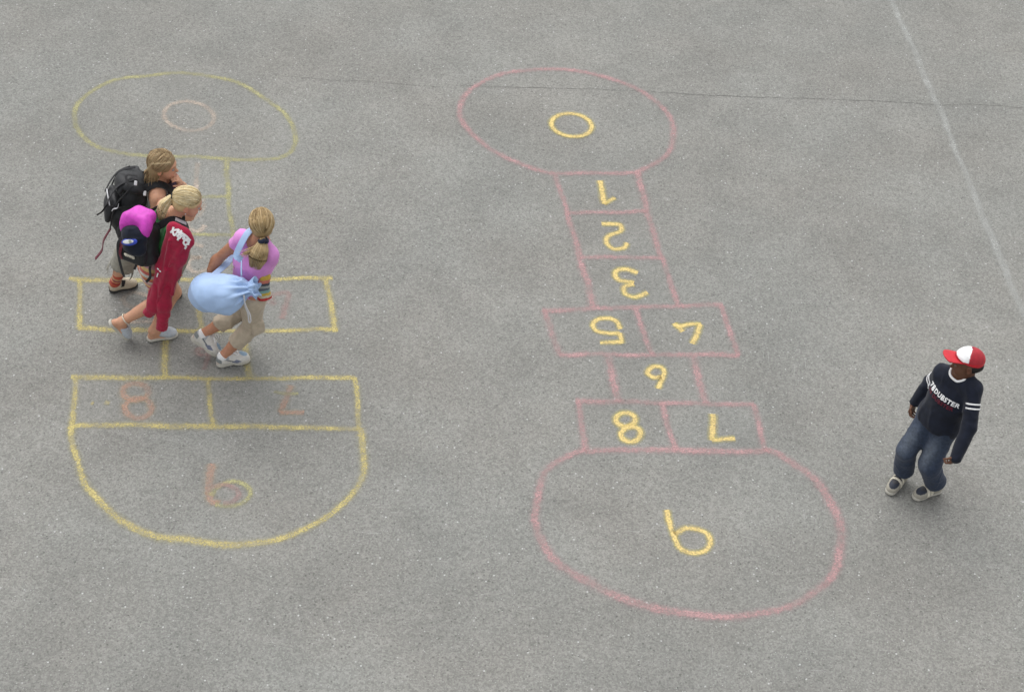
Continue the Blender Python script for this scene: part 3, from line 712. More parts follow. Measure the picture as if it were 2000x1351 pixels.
def shoe(fr, s, parent, up_col, sole_mat, kind='trainer', L=.205):
    """fr: heel-bottom frame pointing to the toe. returns the upper (its sole is a child)"""
    k = s * L / .205; p = lambda x, y, z: fr(x * k, y * k, z * k)
    outline = [(0, .030, .031), (0, .085, .027), (.004, .145, .037), (.003, .170, .034)]
    if kind == 'clog': outline = [(0, .030, .034), (0, .085, .031), (.003, .145, .040), (.002, .172, .036)]
    ol = [(a * k, b_ * k, c * k) for a, b_, c in outline]; hs_ = .026 * k if kind != 'clog' else .021 * k
    if kind == 'clog':
        U = [econe(p(.002, .150, .036), p(.002, .165, .032), .041 * k, .037 * k, fr.z, .62, .01), cone(p(0, .10, .052), p(0, .15, .036), .037 * k, .034 * k, .02),
             ell(fr, (0, .060 * k, .075 * k), (.038 * k, .048 * k, .050 * k), .004, 's'), plane(p(0, .072, .05), (-fr.y + .6 * fr.z * 0))]
    else:
        U = [cone(p(0, .034, .045), p(0, .034, .060), .033 * k, .029 * k, .02), econe(p(.003, .150, .034), p(.003, .168, .030), .037 * k, .033 * k, fr.z, .78, .015),
             cone(p(0, .150, .036), p(0, .075, .068), .031 * k, .033 * k, .025), cone(p(0, .05, .045), p(.002, .12, .035), .033 * k, .033 * k, .02)]
        if kind == 'trainer': U.append(cone(p(0, .085, .078), p(0, .105, .072), .020 * k, .018 * k, .01))
        U.append(cone(p(0, .048, .075), p(0, .046, .14), .025 * k, .031 * k, .004, 's'))
    U.append(plane(p(0, 0, .012), -fr.z))
    o = surf('shoe', U, M['shoe'], parent, .0036, lambda v: up_col(fr.loc(v) / k), sm=2)
    S = [slab2d(fr, ol, 0.0, hs_, .007 * k, .004)]
    if kind == 'trainer':
        S.append(cone(p(-.05, .098, -.002), p(.05, .098, -.002), .0085 * k, .0085 * k, .006, 's'))
    surf('sole', S, sole_mat, o, .0034, (lambda v: np.tile(np.array([.5, .48, .42]), (len(v), 1))) if sole_mat is M['shoe'] else None, sm=1)
    return o
def foot_on_ground(hx, tx, L):
    a, b = gnd(*hx), gnd(*tx); d = nrm(b - a); a = a.copy(); a[2] = .006
    return a, a + d * L, UP
def bl(b, nm):   # development print of bone lengths and pixel positions
    pass

# ------------------------------------------------------------------ clothing builders
def cut_end(p, d, r=.10, L=.14):
    d = nrm(d); f = Fr(p + d * L, np.cross(d, V(.37, .61, .2)), d)
    f.z = d; f.x = nrm(np.cross(f.y, d)); f.y = np.cross(d, f.x); f.M = np.stack([f.x, f.y, f.z], 1)
    return box(f, (0, 0, 0), (r, r, L), .002, .003, 's')
def mix(a, b, t): return np.asarray(a) * (1 - t) + np.asarray(b) * t
def trousers(name, b, mat, parent, hem, rk, rh, waist=.10, disp=None, col=None, rt=.092, kneeoff=0.0, hemcut=True, carve=True):
    s = b.s; P = [econe(b.hip['R'], b.hip['L'], .096 * s, .096 * s, b.F.y, .95, .04), econe(b.pel, b.T(0, 0, waist), .122 * s, .122 * s, b.T.y, .78, .04)]
    cuts = []
    for k in 'RL':
        kn = b.kn[k] + b.F.y * kneeoff; he = mix(b.kn[k], b.an[k], hem); d = nrm(b.an[k] - b.kn[k])
        P += [cone(b.hip[k], kn, rt * s, rk * s, .035), cone(kn, he + d * .02, rk * s, rh * s, .02)]
        cuts += [cut_end(he, d, rh * s * 1.3, .10)]
        cuts += [] if not carve else [cone(mix(kn, he, .72), he + d * .05, (rh - .015) * s, (rh - .013) * s, .004, 's')]
    P += cuts if hemcut else []
    P.append(plane(b.T(0, 0, waist), b.T.z))
    return surf(name, P, mat, parent, .0046, col, disp, 2)
def sleeves(b, frac, r0, r1, keys='RL', carve=True):
    P, C = [], []
    for k in keys:
        sh, el, wr = b.sh[k], b.el[k], b.wr[k]
        if frac <= 1:
            e = mix(sh, el, frac); d = nrm(el - sh); P.append(cone(sh, e + d * .02, r0, r1, .02))
            C += [cut_end(e, d, r1 * 1.7, .10), cone(mix(sh, e, .75), e + d * .05, r1 - .008, r1 - .006, .004, 's')]
        else:
            e = mix(el, wr, frac - 1); d = nrm(wr - el)
            P += [cone(sh, el, r0, (r0 + r1) / 2, .02), cone(el, e, (r0 + r1) / 2, r1, .02)]
            C += [cone(mix(el, e, .93), e + d * .03, r1 - .007, r1 - .005, .003, 's')]
    return P, (C if carve else [c for c in C if frac <= 1 and c['k'] == .003])
def torso_top(b, grow): return inf(b.all('torso'), grow)
def neck_hole(b, r=.056): return cone(b.neck - b.T.z * .012, b.neck + b.T.z * .10 + b.T.y * .02, r * b.s, r * 1.35 * b.s, .006, 's')
def ring(name, fr, rx, ry, rad, mat, parent, n=40, bend=0):
    P = [fr(rx * math.cos(a), ry * math.sin(a), bend * math.sin(a)) for a in np.linspace(0, 2 * math.pi, n + 1)]
    return tube(name, [P], rad, mat, parent, 6)
def person(anchor, label): return empty('person', V(anchor[0], anchor[1], 0), label, 'person', 'children in the school yard')

# ================================================================== girl with the black rucksack
f1 = dict(R=foot_on_ground((214, 572), (272, 556), .205), L=foot_on_ground((300, 590), (358, 576), .205))
Y1 = (f1['R'][0][1] + f1['L'][1][1]) / 2
h1 = head_dir(18)
pel = at(281, 449, Y1 + .02); neck = at(307, 352, Y1 + .03)
H1 = Fr(at(319, 323, Y1 + .03), V(math.cos(R(-4)), math.sin(R(-4)), -.10), UP, .93)
T = Fr(neck, h1)
shR = T(.12, 0, -.04); shL = T(-.12, 0, -.04)
elR = shR + V(-.055, -.045, -.20); wrR = elR + h1 * .15 + V(.02, .06, -.02)
wrL = H1(-.005, .115, -.135); elL = ik(shL, wrL, .205, .19, V(.5, .5, -1.))
p1 = person(f1['R'][0], 'long haired girl in grey vest with hand at chin, striped socks and beige shoes')
b1 = Body(.98, neck, h1, pel, h1, H1, f1, dict(R=(elR, wrR), L=(elL, wrL)),
          dict(R=(h1, V(0, 1, -.2), V(0, 0, 1), .6), L=(nrm(V(-.1, -.35, .9)), nrm(V(-.9, -.3, -.1)), V(0, -1, 0), .95)), knees=dict(R=at(247, 499, f1['R'][0][1] + .02)))
b1.skin(p1, LIGHT)
surf('tank_top', torso_top(b1, .009) + [neck_hole(b1, .066)] + [cone(b1.sh[k] - b1.T.x * sx * .008, b1.sh[k] + b1.T.x * sx * .2, .066, .09, .01, 's') for k, sx in (('R', 1), ('L', -1))] + [plane(b1.T(0, 0, -.03), -b1.T.z)], M['grey_top'], p1, disp=wrinkle(45, .003, 1))
trousers('cropped_trousers', b1, M['grey_trouser'], p1, .64, .084, .096, disp=crease(34, .009, 2, UP))
STR = [(.42, .08, .04), (.30, .03, .03), (.52, .22, .10), (.25, .04, .06), (.50, .33, .16), (.42, .07, .04)]
def stripes(o, ax, w_, pal):
    return lambda v: np.array(pal)[(np.floor(((v - o) @ ax) / w_).astype(int)) % len(pal)]
def sock(b, k, parent, top, grow, mat, colf):
    an, kn, f = b.an[k], b.kn[k], b.__dict__['shoe' + k]; t = mix(an, kn, top); s = b.s
    P = [cone(t, an, (.034 + grow) * s, (.029 + grow) * s, .01), cone(an, f(0, .10 * s, .04 * s), (.029 + grow) * s, .026 * s, .02), cut_end(t, t - an, .09, .05)]
    surf('sock', P, mat, parent, .0036, colf, wrinkle(90, .0015, 3), 1)
for k in 'RL': sock(b1, k, p1, .36, .006, M['print'], stripes(b1.an[k], nrm(b1.kn[k] - b1.an[k]), .014, STR))
def clog_beige(q):
    c = np.tile(np.array([.46, .40, .30]), (len(q), 1)); x, y, z = np.abs(q[:, 0]), q[:, 1], q[:, 2]
    g_ = (np.abs(y - (.088 + (z - .05) * .5)) < .012 + (z - .06) * .2) & (z > .050) & (x > .012); c[g_] = (.012, .011, .012)
    c[(z > .080) & (y < .08)] = (.02, .02, .018); c[(y < .004) & (z > .03)] = (.06, .03, .03); return c
for k in 'RL': shoe(b1.__dict__['shoe' + k], .98, p1, clog_beige, M['rubber'], 'slip_on')
# long loose hair blown back from the face, ends on the shoulder
def loose_hair(parent):
    H, r = H1, np.random.default_rng(21); st = []
    part = lambda y: np.array([.012, y, .108])
    for i in range(800):
        sx = 1 if r.random() < .62 else -1
        y0 = r.uniform(-.085, .078); d0 = np.array([sx * .01 + r.normal(0, .012), y0, .095 + r.normal(0, .004)]) - np.array([0, 0, .02])
        d1 = np.array([sx * (.058 + r.normal(0, .006)), -.052 + y0 * .35 + r.normal(0, .014), -.030])
        q = scalp_strand(H, 1.0, d0, d1, 8, .009 + r.uniform(-.001, .004), seed=i)
        e = H(sx * (.052 + r.normal(0, .015)), -.066 + y0 * .28 + r.normal(0, .018), -.105 - r.uniform(0, .04)); e2 = e + V(r.normal(-.03, .014), r.normal(-.012, .010), -.10 - r.uniform(0, .07))
        st.append(catmull([*q[-2:], e, e2], 4)[4:].tolist() if False else np.vstack([np.array(q), catmull([q[-1], mix(q[-1], e, .6) + H.x * sx * .004, e, e2], 3)[1:]]))
    for i in range(20):   # sun-bleached fringe swept across the temple
        q_ = r.normal(0, 1); q = scalp_strand(H, 1.0, (.42, .78, .46 + q_ * .05), (.80, -.52 + r.normal(0, .05), .26 + q_ * .07), 9, .0135 + r.uniform(-.001, .002), seed=i)
        st.append(np.vstack([np.array(q), catmull([q[-1], H(.062, -.095, -.01 + q_ * .006), H(.046 + r.normal(0, .008), -.120, -.05 + r.normal(0, .012))], 3)[1:]]))
    P = hair_cap(H, 1.0, .009)[:-1] + [econe(H(0, -.055, -.02), H(.0, -.062, -.115), .070, .060, H.y, .55, .03), econe(H(.0, -.062, -.11), H(0, -.085, -.205), .058, .034, H.y, .5, .03)]
    for sx in (1, -1): P += [cone(H(sx * .055, -.045, -.02), H(sx * .05, -.07, -.19), .026, .018, .02)]
    sh = [(.34, .24, .13), (.29, .20, .105), (.40, .29, .16), (.25, .17, .088), (.46, .35, .20)]
    return hair_mesh(parent, P, st, sh, [.0015, .0018, .0016, .0008], 1.0, None, (.27, .19, .10), 20)
loose_hair(p1)

# her black rucksack
def pack_strap_paths(b, off, out=.065, drop=.20, front=.115, sx=1):
    t = b.T; s = b.sh['R' if sx > 0 else 'L']; c = mix(s, b.neck, .42)
    return [c - t.y * .13 - t.z * .05, c - t.y * .055 + t.z * .035, c + t.z * .058, c + t.y * .075 + t.z * .02, c + t.y * front - t.z * .07, c + t.y * front * .95 + t.x * sx * .02 - t.z * .16, c + t.y * .02 + t.x * sx * .055 - t.z * .26, c - t.y * .12 + t.x * sx * .03 - t.z * .30]
bp1 = empty('backpack', b1.T(0, -.2, 0), 'big black rucksack on the back of the long haired girl', 'backpack', 'rucksacks the girls carry')
B = Fr(at(257, 398, Y1 - .01), nrm(h1 + V(0, 0, -.32)))
B.c = B.c.copy()
surf('pack_body', [box(B, (0, .00, -.02), (.140, .085, .205), .07, .03), ell(B, (0, -.075, -.07), (.115, .06, .125), .02), ell(B, (0, -.01, .185), (.125, .090, .065), .03), ell(B, (.03, -.045, .20), (.06, .05, .045), .02)],
     M['nylon_black'], bp1, .005, None, crease(34, .014, 4), 2)
surf('lid', [ell(B, (0, -.025, .190), (.135, .105, .055), .02), ell(B, (0, -.11, .150), (.10, .035, .05), .03)], M['nylon_black'], bp1, .005, None, crease(46, .012, 5), 2)
surf('pocket', [ell(B, (0, -.135, -.05), (.09, .035, .10), .02), ell(B, (0, -.125, .045), (.10, .03, .035), .03)], M['nylon_black'], bp1, .005, None, wrinkle(42, .006, 6), 2)
surf('pocket', [ell(B, (.135, -.01, -.12), (.045, .07, .10), .02)], M['nylon_black'], bp1, .005, None, wrinkle(42, .006, 8), 2)
strap('piping', [B(.120, -.112, .085), B(.128, -.115, .055), B(.118, -.135, .035), B(.110, -.140, .010)], .008, M['silver'], bp1, -B.y, .35)
for q in ((.085, -.03, .235), (.115, .035, .185)): 
    surf('buckle', [box(Fr(B(*q), B.y, B.z + B.x), (0, 0, 0), (.016, .010, .005), .003)], M['silver'], bp1, .003)
strap('haul_loop', [B(.02, .075, .17), B(.015, .085, .24), B(-.02, .09, .25), B(-.03, .08, .17)], .022, M['webbing'], bp1, B.y)
for sx in (1, -1): strap('shoulder_strap', pack_strap_paths(b1, 0, sx=sx), .048, M['nylon_black'], bp1, b1.T.z + b1.T.x * sx * .5 + b1.T.y * .5, .22)
strap('loose_strap', [B(.05, -.12, .03), B(.055, -.165, .01), B(.05, -.185, -.05), B(.06, -.215, -.075)], .012, M['webbing'], bp1, B.x)
strap('loose_strap', [B(.05, -.105, -.18), B(.07, -.135, -.27), B(.065, -.13, -.36), B(.075, -.16, -.43)], .030, M['wine'], bp1, -B.y)
strap('compression_strap', [B(.146, .06, .10), B(.152, -.02, .085), B(.13, -.10, .06), B(.09, -.165, .03)], .016, M['webbing'], bp1, B.x)
for sx in (1, -1): tube('seam', [catmull([B(sx * .10, -.045, .225), B(sx * .125, -.09, .165), B(sx * .118, -.118, .09), B(sx * .112, -.13, -.02), B(sx * .10, -.12, -.14)], 6)], .005, M['webbing'], bp1)
tube('zip', [catmull([B(-.085, -.150, .02), B(-.06, -.163, .055), B(.0, -.168, .065), B(.06, -.163, .055), B(.085, -.150, .02)], 6)], .004, M['silver'], bp1)
strap('compression_strap', [B(.12, -.085, .245), B(.05, -.09, .262), B(.04, -.02, .262)], .016, M['webbing'], bp1, B.z)
strap('lid_strap', [B(.06, -.02, .255), B(.065, -.11, .205), B(.06, -.150, .13), B(.06, -.172, .03)], .020, M['webbing'], bp1, -B.y)
strap('lid_strap', [B(-.06, -.02, .255), B(-.065, -.11, .205), B(-.06, -.150, .13), B(-.06, -.172, .03)], .020, M['webbing'], bp1, -B.y)
# the dark jacket she hugs
surf_j = empty('jacket', b1.T(.03, .15, .25), 'dark purple folded jacket hugged against the chest of the long haired girl', 'jacket')
J1 = Fr(mix(b1.sh['R'], b1.sh['L'], .42) + b1.T.y * .125 - b1.T.z * .10, b1.T.y)
surf('folded_body', [box(J1, (0, 0, -.02), (.095, .038, .12), .035, .02), cone(J1(.06, .02, .06), J1(.07, .035, -.14), .035, .028, .02), cone(J1(-.05, .02, .08), J1(-.02, .045, -.05), .04, .03, .02)], M['purple'], surf_j, .0045, None, wrinkle(55, .006, 9), 2)
surf('sleeve', [cone(J1(.0, .045, .05), J1(.04, .055, -.18), .034, .026, .02)], M['purple'], surf_j, .0045, None, wrinkle(60, .005, 10), 2)

# ================================================================== girl with the pink topped pack
f2 = {}
f2['L'] = foot_on_ground((288, 665), (347, 654), .205)
hb = at(221, 633, gnd(240, 661)[1] + .02); tb = gnd(250, 664); d_ = nrm(tb - hb); 
ta = tb.copy(); ta[2] = .012; hb2 = ta - nrm(V(.10, .03, -.175)) * .205
f2['R'] = (hb2, ta, nrm(V(.72, .1, .55)))
Y2 = (f2['L'][0][1] + ta[1]) / 2
h2 = head_dir(24)
pel = at(302, 512, Y2 + .03); neck = at(334, 420, Y2 + .04)
H2 = Fr(at(367, 395, Y2 + .05), V(.9, .14, -.40), UP, .92)
T = Fr(neck, h2)
shR = T(.125, 0, -.045); elR = at(362, 482, shR[1] - .03); wrR = at(340, 528, shR[1] - .02)
shL = T(-.125, 0, -.045); elL = shL + V(-.03, .03, -.21); wrL = elL + h2 * .05 + V(0, -.02, -.17)
p2 = person(f2['L'][0], 'blonde girl in green top with short ponytail, looking down, wearing pale clogs')
b2 = Body(.985, neck, h2, pel, h2, H2, f2, dict(R=(elR, wrR), L=(elL, wrL)),
          dict(R=(V(-.2, 0, -1), V(0, 1, 0), h2, .7), L=(V(.3, 0, -1), V(0, -1, 0), h2, .4)), leg=1.07)
b2.skin(p2, LIGHT)
surf('sleeveless_top', torso_top(b2, .009) + [neck_hole(b2, .066)] + [cone(b2.sh[k] + b2.T.x * sx * .016, b2.sh[k] + b2.T.x * sx * .2, .058, .09, .01, 's') for k, sx in (('R', 1), ('L', -1))] + [plane(b2.T(0, 0, -.03), -b2.T.z)], M['green'], p2, disp=crease(40, .006, 11))
SK = [(.55, .22, .08), (.42, .07, .05), (.55, .50, .42), (.50, .26, .28), (.60, .42, .18), (.45, .10, .08), (.52, .50, .45)]
P = [econe(b2.pel, b2.T(0, 0, .09), .124, .118, b2.T.y, .8, .03)]
for k in 'RL': e = mix(b2.hip[k], b2.kn[k], .55); P += [cone(b2.hip[k], e, .096, .090, .05), cut_end(e, b2.kn[k] - b2.hip[k], .15, .1)]
P.append(plane(b2.T(0, 0, .09), b2.T.z))
surf('striped_shorts', P, M['print'], p2, .0045, stripes(b2.pel, -UP, .021, SK), wrinkle(40, .004, 12))
def clog_pale(q):
    c = np.tile(np.array([.42, .46, .50]), (len(q), 1)); c[(q[:, 1] > .16)] = (.46, .49, .52)
    c[(np.abs(np.abs(q[:, 0]) - .018) < .002) | (np.abs(q[:, 1] - .135) < .002)] = (.36, .40, .45); return c
for k in 'RL': shoe(b2.__dict__['shoe' + k], .985, p2, clog_pale, M['shoe'], 'clog')
an = mix(b2.an['R'], b2.kn['R'], .10)
ring('anklet', Fr(an, np.cross(b2.kn['R'] - b2.an['R'], V(0, 1, 0)), b2.kn['R'] - b2.an['R']), .038, .038, .0045, M['cream'], p2)
tie2 = H2(0, -.112, .012); T2 = [tie2 + V(-.04, -.03, -.035), tie2 + V(-.065, -.05, -.09), tie2 + V(-.075, -.06, -.15)]
BL = [(.66, .53, .30), (.58, .45, .23), (.74, .62, .38), (.50, .38, .19), (.80, .70, .48)]
pony(H2, 1.0, (0, -.112, .012), T2, 1100, 520, [.014, .026, .024, .010], BL, p2, (.56, .43, .22), 3)
ring('hair_tie', Fr(tie2, V(0, 0, 1), V(.9, .1, .3)), .016, .016, .006, M['band'], p2)
surf('earring', [ell(Fr(H2(.079, .0, -.040), H2.y), (0, 0, 0), (.004, .004, .004))], M['silver'], p2, .0012)

# her pink topped pack: seen from behind
bp2 = empty('backpack', b2.T(0, -.2, 0), 'rucksack with bright magenta lid and navy front pocket on the blonde girl', 'backpack', 'rucksacks the girls carry')
B = Fr(at(275, 461, Y2 - .09), nrm(head_dir(66) + V(0, 0, -.10)))
B.k = .80
surf('pack_body', [box(B, (0, .01, -.03), (.128, .095, .185), .06, .03), ell(B, (0, 0, -.17), (.135, .11, .06), .03)], M['nylon_black'], bp2, .005, None, wrinkle(30, .008, 14), 2)
surf('lid', [box(B, (0, .015, .168), (.112, .092, .064), .06, .02), ell(B, (-.088, -.060, .105), (.044, .060, .095), .06), ell(B, (.098, -.050, .120), (.036, .055, .062), .05)], M['nylon'], bp2, .0045,
     lambda v: np.tile(np.array([.54, .045, .43]), (len(v), 1)), crease(40, .009, 15), 2)
fp = surf('front_pocket', [ell(B, (.016, -.100, .060), (.112, .080, .100), .02), ell(B, (.02, -.11, -.03), (.105, .068, .07), .03)], M['navy'], bp2, .0045, None, crease(46, .006, 16), 2)
E = Fr(B(.026, -.174, .062), -B.y + .25 * B.z, B.z - .45 * B.x)
surf('emblem', [ell(E, (0, 0, 0), (.062, .010, .024))], M['nylon'], fp, .0025,
     lambda v: np.where((((E.loc(v)[:, [0, 2]] - (.004, .004)) / (.042, .013)) ** 2).sum(1)[:, None] < 1, np.where((np.abs(E.loc(v)[:, 0] + .014) < .010)[:, None], (.35, .37, .28), (.75, .76, .74)), (.03, .06, .42)))
surf('lower_pocket', [box(B, (0, -.085, -.125), (.112, .055, .075), .04, .02)], M['nylon_black'], bp2, .0045, None, wrinkle(34, .005, 17), 2)
surf('side_pocket', [ell(B, (-.122, -.03, -.10), (.038, .075, .085), .02)], M['wine'], bp2, .0045, None, wrinkle(50, .006, 18), 2)
strap('trim', [B(-.095, -.10, -.035), B(-.085, -.142, -.065), B(-.095, -.146, -.12), B(-.092, -.13, -.18)], .020, M['wine'], bp2, -B.y)
lab = Fr(B(.0, -.152, -.098), -B.y - .3 * B.z, B.z)
la = surf('label_patch', [box(lab, (0, 0, 0), (.037, .006, .012), .003)], M['cream'], bp2, .003)
tube('stitched_mark', [[lab(-.022 + i * .011, .0075, z * .002) for z in (-1, 1)] + [lab(-.016 + i * .011, .0075, -.002)] for i in range(4)], .0013, M['band'], la, 4)
for sx in (1, -1): strap('shoulder_strap', pack_strap_paths(b2, 0, sx=sx)[:(6 if sx > 0 else 8)], .046, M['webbing'], bp2, b2.T.z + b2.T.x * sx * .5 + b2.T.y * .5, .22)
ss = pack_strap_paths(b2, 0, sx=1); strap('reflective_strip', [ss[2] + b2.T.z * .007, mix(ss[2], ss[3], .5) + b2.T.z * .010 + b2.T.x * .004, ss[3] + b2.T.z * .008 + b2.T.y * .004], .022, M['silver'], bp2, b2.T.z + b2.T.x * .5 + b2.T.y * .5)
0 and strap('hip_belt', [B(.11, .02, -.15), B(.15, .10, -.12), B(.13, .19, -.09)], .028, M['webbing'], bp2, B.x)
strap('loose_strap', [B(-.105, -.06, .01), B(-.115, -.13, -.03), B(-.120, -.135, -.14), B(-.110, -.12, -.30), B(-.10, -.11, -.37)], .020, M['webbing'], bp2, -B.y)
strap('loose_strap', [B(-.02, .0, -.20), B(-.03, -.03, -.26), B(-.06, -.03, -.33)], .016, M['webbing'], bp2, -B.y)
strap('loose_strap', [B(.09, .02, -.18), B(.085, -.02, -.26), B(.075, -.01, -.36), B(.04, -.02, -.42)], .018, M['webbing'], bp2, -B.y)
0 and strap('load_strap', [B(.12, -.08, .03), B(.16, .02, .09), B(.17, .10, .15)], .016, M['webbing'], bp2, B.x)

# ---- crimson sweatshirt hanging over her shoulder and arm
jk = empty('sweatshirt', b2.sh['R'], 'crimson sweatshirt with white brush lettering draped over the arm of the blonde girl, sleeves hanging', 'sweatshirt')
yj = b2.sh['R'][1] - .075
A_ = lambda x, y, d=0: at(x, y, yj + d)
nv = V(.1, -.95, .28)
P = [econe(A_(338, 443, .03), A_(358, 457, .01), .042, .042, nv, .7, .03), econe(A_(356, 460, 0), A_(369, 472, -.01), .045, .036, nv, .7, .03),
     econe(A_(341, 452, .02), A_(321, 520, 0), .057, .053, nv, .6, .03), econe(A_(321, 520, 0), A_(302, 592, -.01), .053, .054, nv, .6, .03),
     econe(A_(366, 474, -.01), A_(338, 530, -.02), .044, .040, nv, .6, .03), econe(A_(338, 530, -.02), A_(319, 598, -.02), .040, .044, nv, .6, .03),
     econe(A_(352, 465, 0), A_(332, 530, -.01), .062, .056, nv, .6, .03), econe(A_(332, 530, -.01), A_(312, 588, -.01), .056, .054, nv, .6, .03)]
P += [cone(A_(325, 528, -.05), A_(305, 600, -.055), .020, .016, .025), cone(A_(350, 500, -.04), A_(336, 575, -.05), .018, .012, .025), cone(A_(330, 470, -.03), A_(318, 545, -.04), .014, .014, .02), cone(A_(357, 480, -.04), A_(330, 520, -.05), .014, .010, .02)]
P += [cone(A_(338, 512, -.075), A_(325, 560, -.08), .012, .005, .025, 's'), cone(A_(322, 570, -.075), A_(312, 606, -.075), .012, .010, .02, 's')]
jb = surf('body_panel', P, M['red'], jk, .0045, None, (lambda P_: wrinkle(30, .005, 19, UP)(P_) + crease(26, .008, 20, UP + V(.15, 0, 0))(P_)), 2)
def cuffed(px, r, k):
    s_ = surf('sleeve', [econe(A_(*px[i]), A_(*px[i + 1]), r[i], r[i + 1], nv, .7, .02) for i in range(len(px) - 2)], M['red'], jk, .0045, None, crease(34, .008, 20 + k, UP), 2)
    a, b_ = A_(*px[-2]), A_(*px[-1])
    surf('cuff', [econe(a, b_, r[-2], r[-1], nv, .75, .01), cut_end(b_, b_ - a, .12, .05)], M['red'], s_, .004, None, wrinkle(150, .0015, 30 + k, nrm(b_ - a)), 1)
cuffed([(310, 560, -.02), (304, 590, -.025), (300, 600, -.03), (296, 605, -.03), (288, 613, -.025)], [.046, .052, .046, .037, .036], 0)
cuffed([(325, 560, -.03), (321, 595, -.035), (319, 614, -.04), (318, 617, -.045), (316, 642, -.045)], [.046, .050, .045, .037, .038], 1)
# brush lettering and small print, laid on the cloth
def bvh(objs):
    vs, fs = [], []
    for o in objs:
        m_ = o.matrix_world if o.parent is None else None
        off = np.zeros(3); p = o
        while p is not None: off += np.array(p.location); p = p.parent
        c = np.empty(len(o.data.vertices) * 3, np.float32); o.data.vertices.foreach_get('co', c); b_ = len(vs)
        vs += (c.reshape(-1, 3) + off).tolist(); fs += [tuple(b_ + i for i in f.vertices) for f in o.data.polygons]
    return BVHTree.FromPolygons(vs, fs)
def lay(tree, p, d, lift):
    h = tree.ray_cast(Vector(p), Vector(d)); 
    return None if h[0] is None else np.array(h[0]) + np.array(h[1]) * lift
tr = bvh([o for o in jk.children] )
SC = [[(505, 665), (560, 612), (640, 590), (735, 580)], [(592, 505), (570, 600), (590, 705), (625, 740), (680, 680), (752, 568)], [(720, 690), (775, 650), (830, 610)], [(690, 750), (735, 800), (705, 880)],
      [(690, 765), (760, 722), (800, 768), (760, 822), (720, 830)], [(770, 680), (840, 690), (960, 770), (1072, 900)], [(850, 730), (905, 820), (840, 830)], [(870, 885), (940, 875), (1000, 825)], [(905, 890), (880, 960), (925, 1020), (985, 990), (1035, 935), (960, 895)],
      [(910, 1045), (980, 1000), (1045, 1000)], [(965, 1050), (935, 1090), (912, 1130)], [(820, 660), (800, 730), (850, 780)], [(930, 830), (960, 870), (1010, 890)]]
def stroke_on(name, tree, lines, wid, mat, parent, lift=.003):
    paths = []
    for ln in lines:
        q = [lay(tree, CO, ray(x, y), lift) for x, y in catmull([(a, b_, 0) for a, b_ in ln], 5)[:, :2]]
        q = [x for x in q if x is not None]
        if len(q) > 1: paths.append(q)
    if not paths: return None
    v, f, _ = sweep(paths, wid / 2, 6, V(0, -.8, .6), .3); return mesh_obj(name, v, f, mat, parent, smooth=False)
stroke_on('lettering', tr, [[(300 + x / 15.01, 410 + y / 15.01) for x, y in l] for l in SC], .013, M['white'], jb)
for ln in ([(307.5, 523.6), (310.5, 526.2)], [(311.5, 527.5), (314.8, 530.8)], [(307, 540.5), (308.5, 535), (309.5, 533)]): stroke_on('print', tr, [ln], .008, M['white'], jb)

# ================================================================== girl in pink with the light blue bag
f3 = {}
f3['R'] = foot_on_ground((423, 715), (482, 704), .225)
hb = at(389, 671, gnd(400, 692)[1] + .0); tb = gnd(428, 699); tb[2] = .012; dd = nrm(hb - tb)
f3['L'] = (tb + dd * .225, tb, nrm(V(.62, .15, .62)))
Y3 = (f3['R'][0][1] + tb[1]) / 2
h3 = head_dir(62); h3f = head_dir(38)
pel = at(482, 571, Y3 + .03); neck = at(503, 468, Y3 + .06)
H3 = Fr(at(511, 437, Y3 + .08), V(math.cos(R(101)), math.sin(R(101)), -.16), UP, .92)
T = Fr(neck, h3)
shL = T(-.102, 0, -.045); shR = T(.102, 0, -.045)
elL = at(424, 507, shL[1] - .02); wrL = at(411, 527, shL[1] - .07)
elR = shR + V(-.02, .09, -.17); wrR = H3(.01, .115, -.12); wrR = elR + nrm(wrR - elR) * min(.20, np.linalg.norm(wrR - elR))
p3 = person(f3['R'][0], 'girl in pink t-shirt and beige trousers seen from behind, long low ponytail')
b3 = Body(.99, neck, h3, pel, h3f, H3, f3, dict(R=(elR, wrR), L=(elL, wrL)),
          dict(R=(nrm(H3(-.02, .09, -.05) - wrR), V(-.3, -.6, -.1), V(0, 0, 1), .5), L=(V(.25, -.25, -.9), V(.6, -.4, -.1), V(.3, 1, 0), .75)), shw=.103)
b3.skin(p3, (.45, .22, .135))
SP, SCt = sleeves(b3, .68, .054, .054, 'L'); _a, _b = sleeves(b3, .97, .054, .054, 'R'); SP += _a; SCt += _b
_c1, _c2 = crease(24, .014, 40, UP), crease(50, .006, 44); fl = lambda P_: _c1(P_) + _c2(P_)
surf('t_shirt', torso_top(b3, .014) + [econe(b3.pel, b3.T(0, 0, .12), .114, .112, b3.T.y, .78, .04)] + SP + [neck_hole(b3, .056)] + SCt + [plane(b3.T(0, 0, -.055), -b3.T.z)], M['pink'], p3, .0045, None, fl, 2)
trousers('cropped_trousers', b3, M['beige'], p3, .60, .069, .064, .06, crease(36, .012, 41, UP), rt=.085, carve=False)
PK = b3.an['R']
for k in 'R': 
    fk = Fr(mix(b3.hip[k], b3.kn[k], .82) + b3.F.x * .078, b3.F.x, b3.hip[k] - b3.kn[k])
    surf('cargo_pocket', [box(fk, (0, 0, 0), (.045, .012, .055), .01)], M['beige'], p3, .004, None, wrinkle(60, .002, 42))
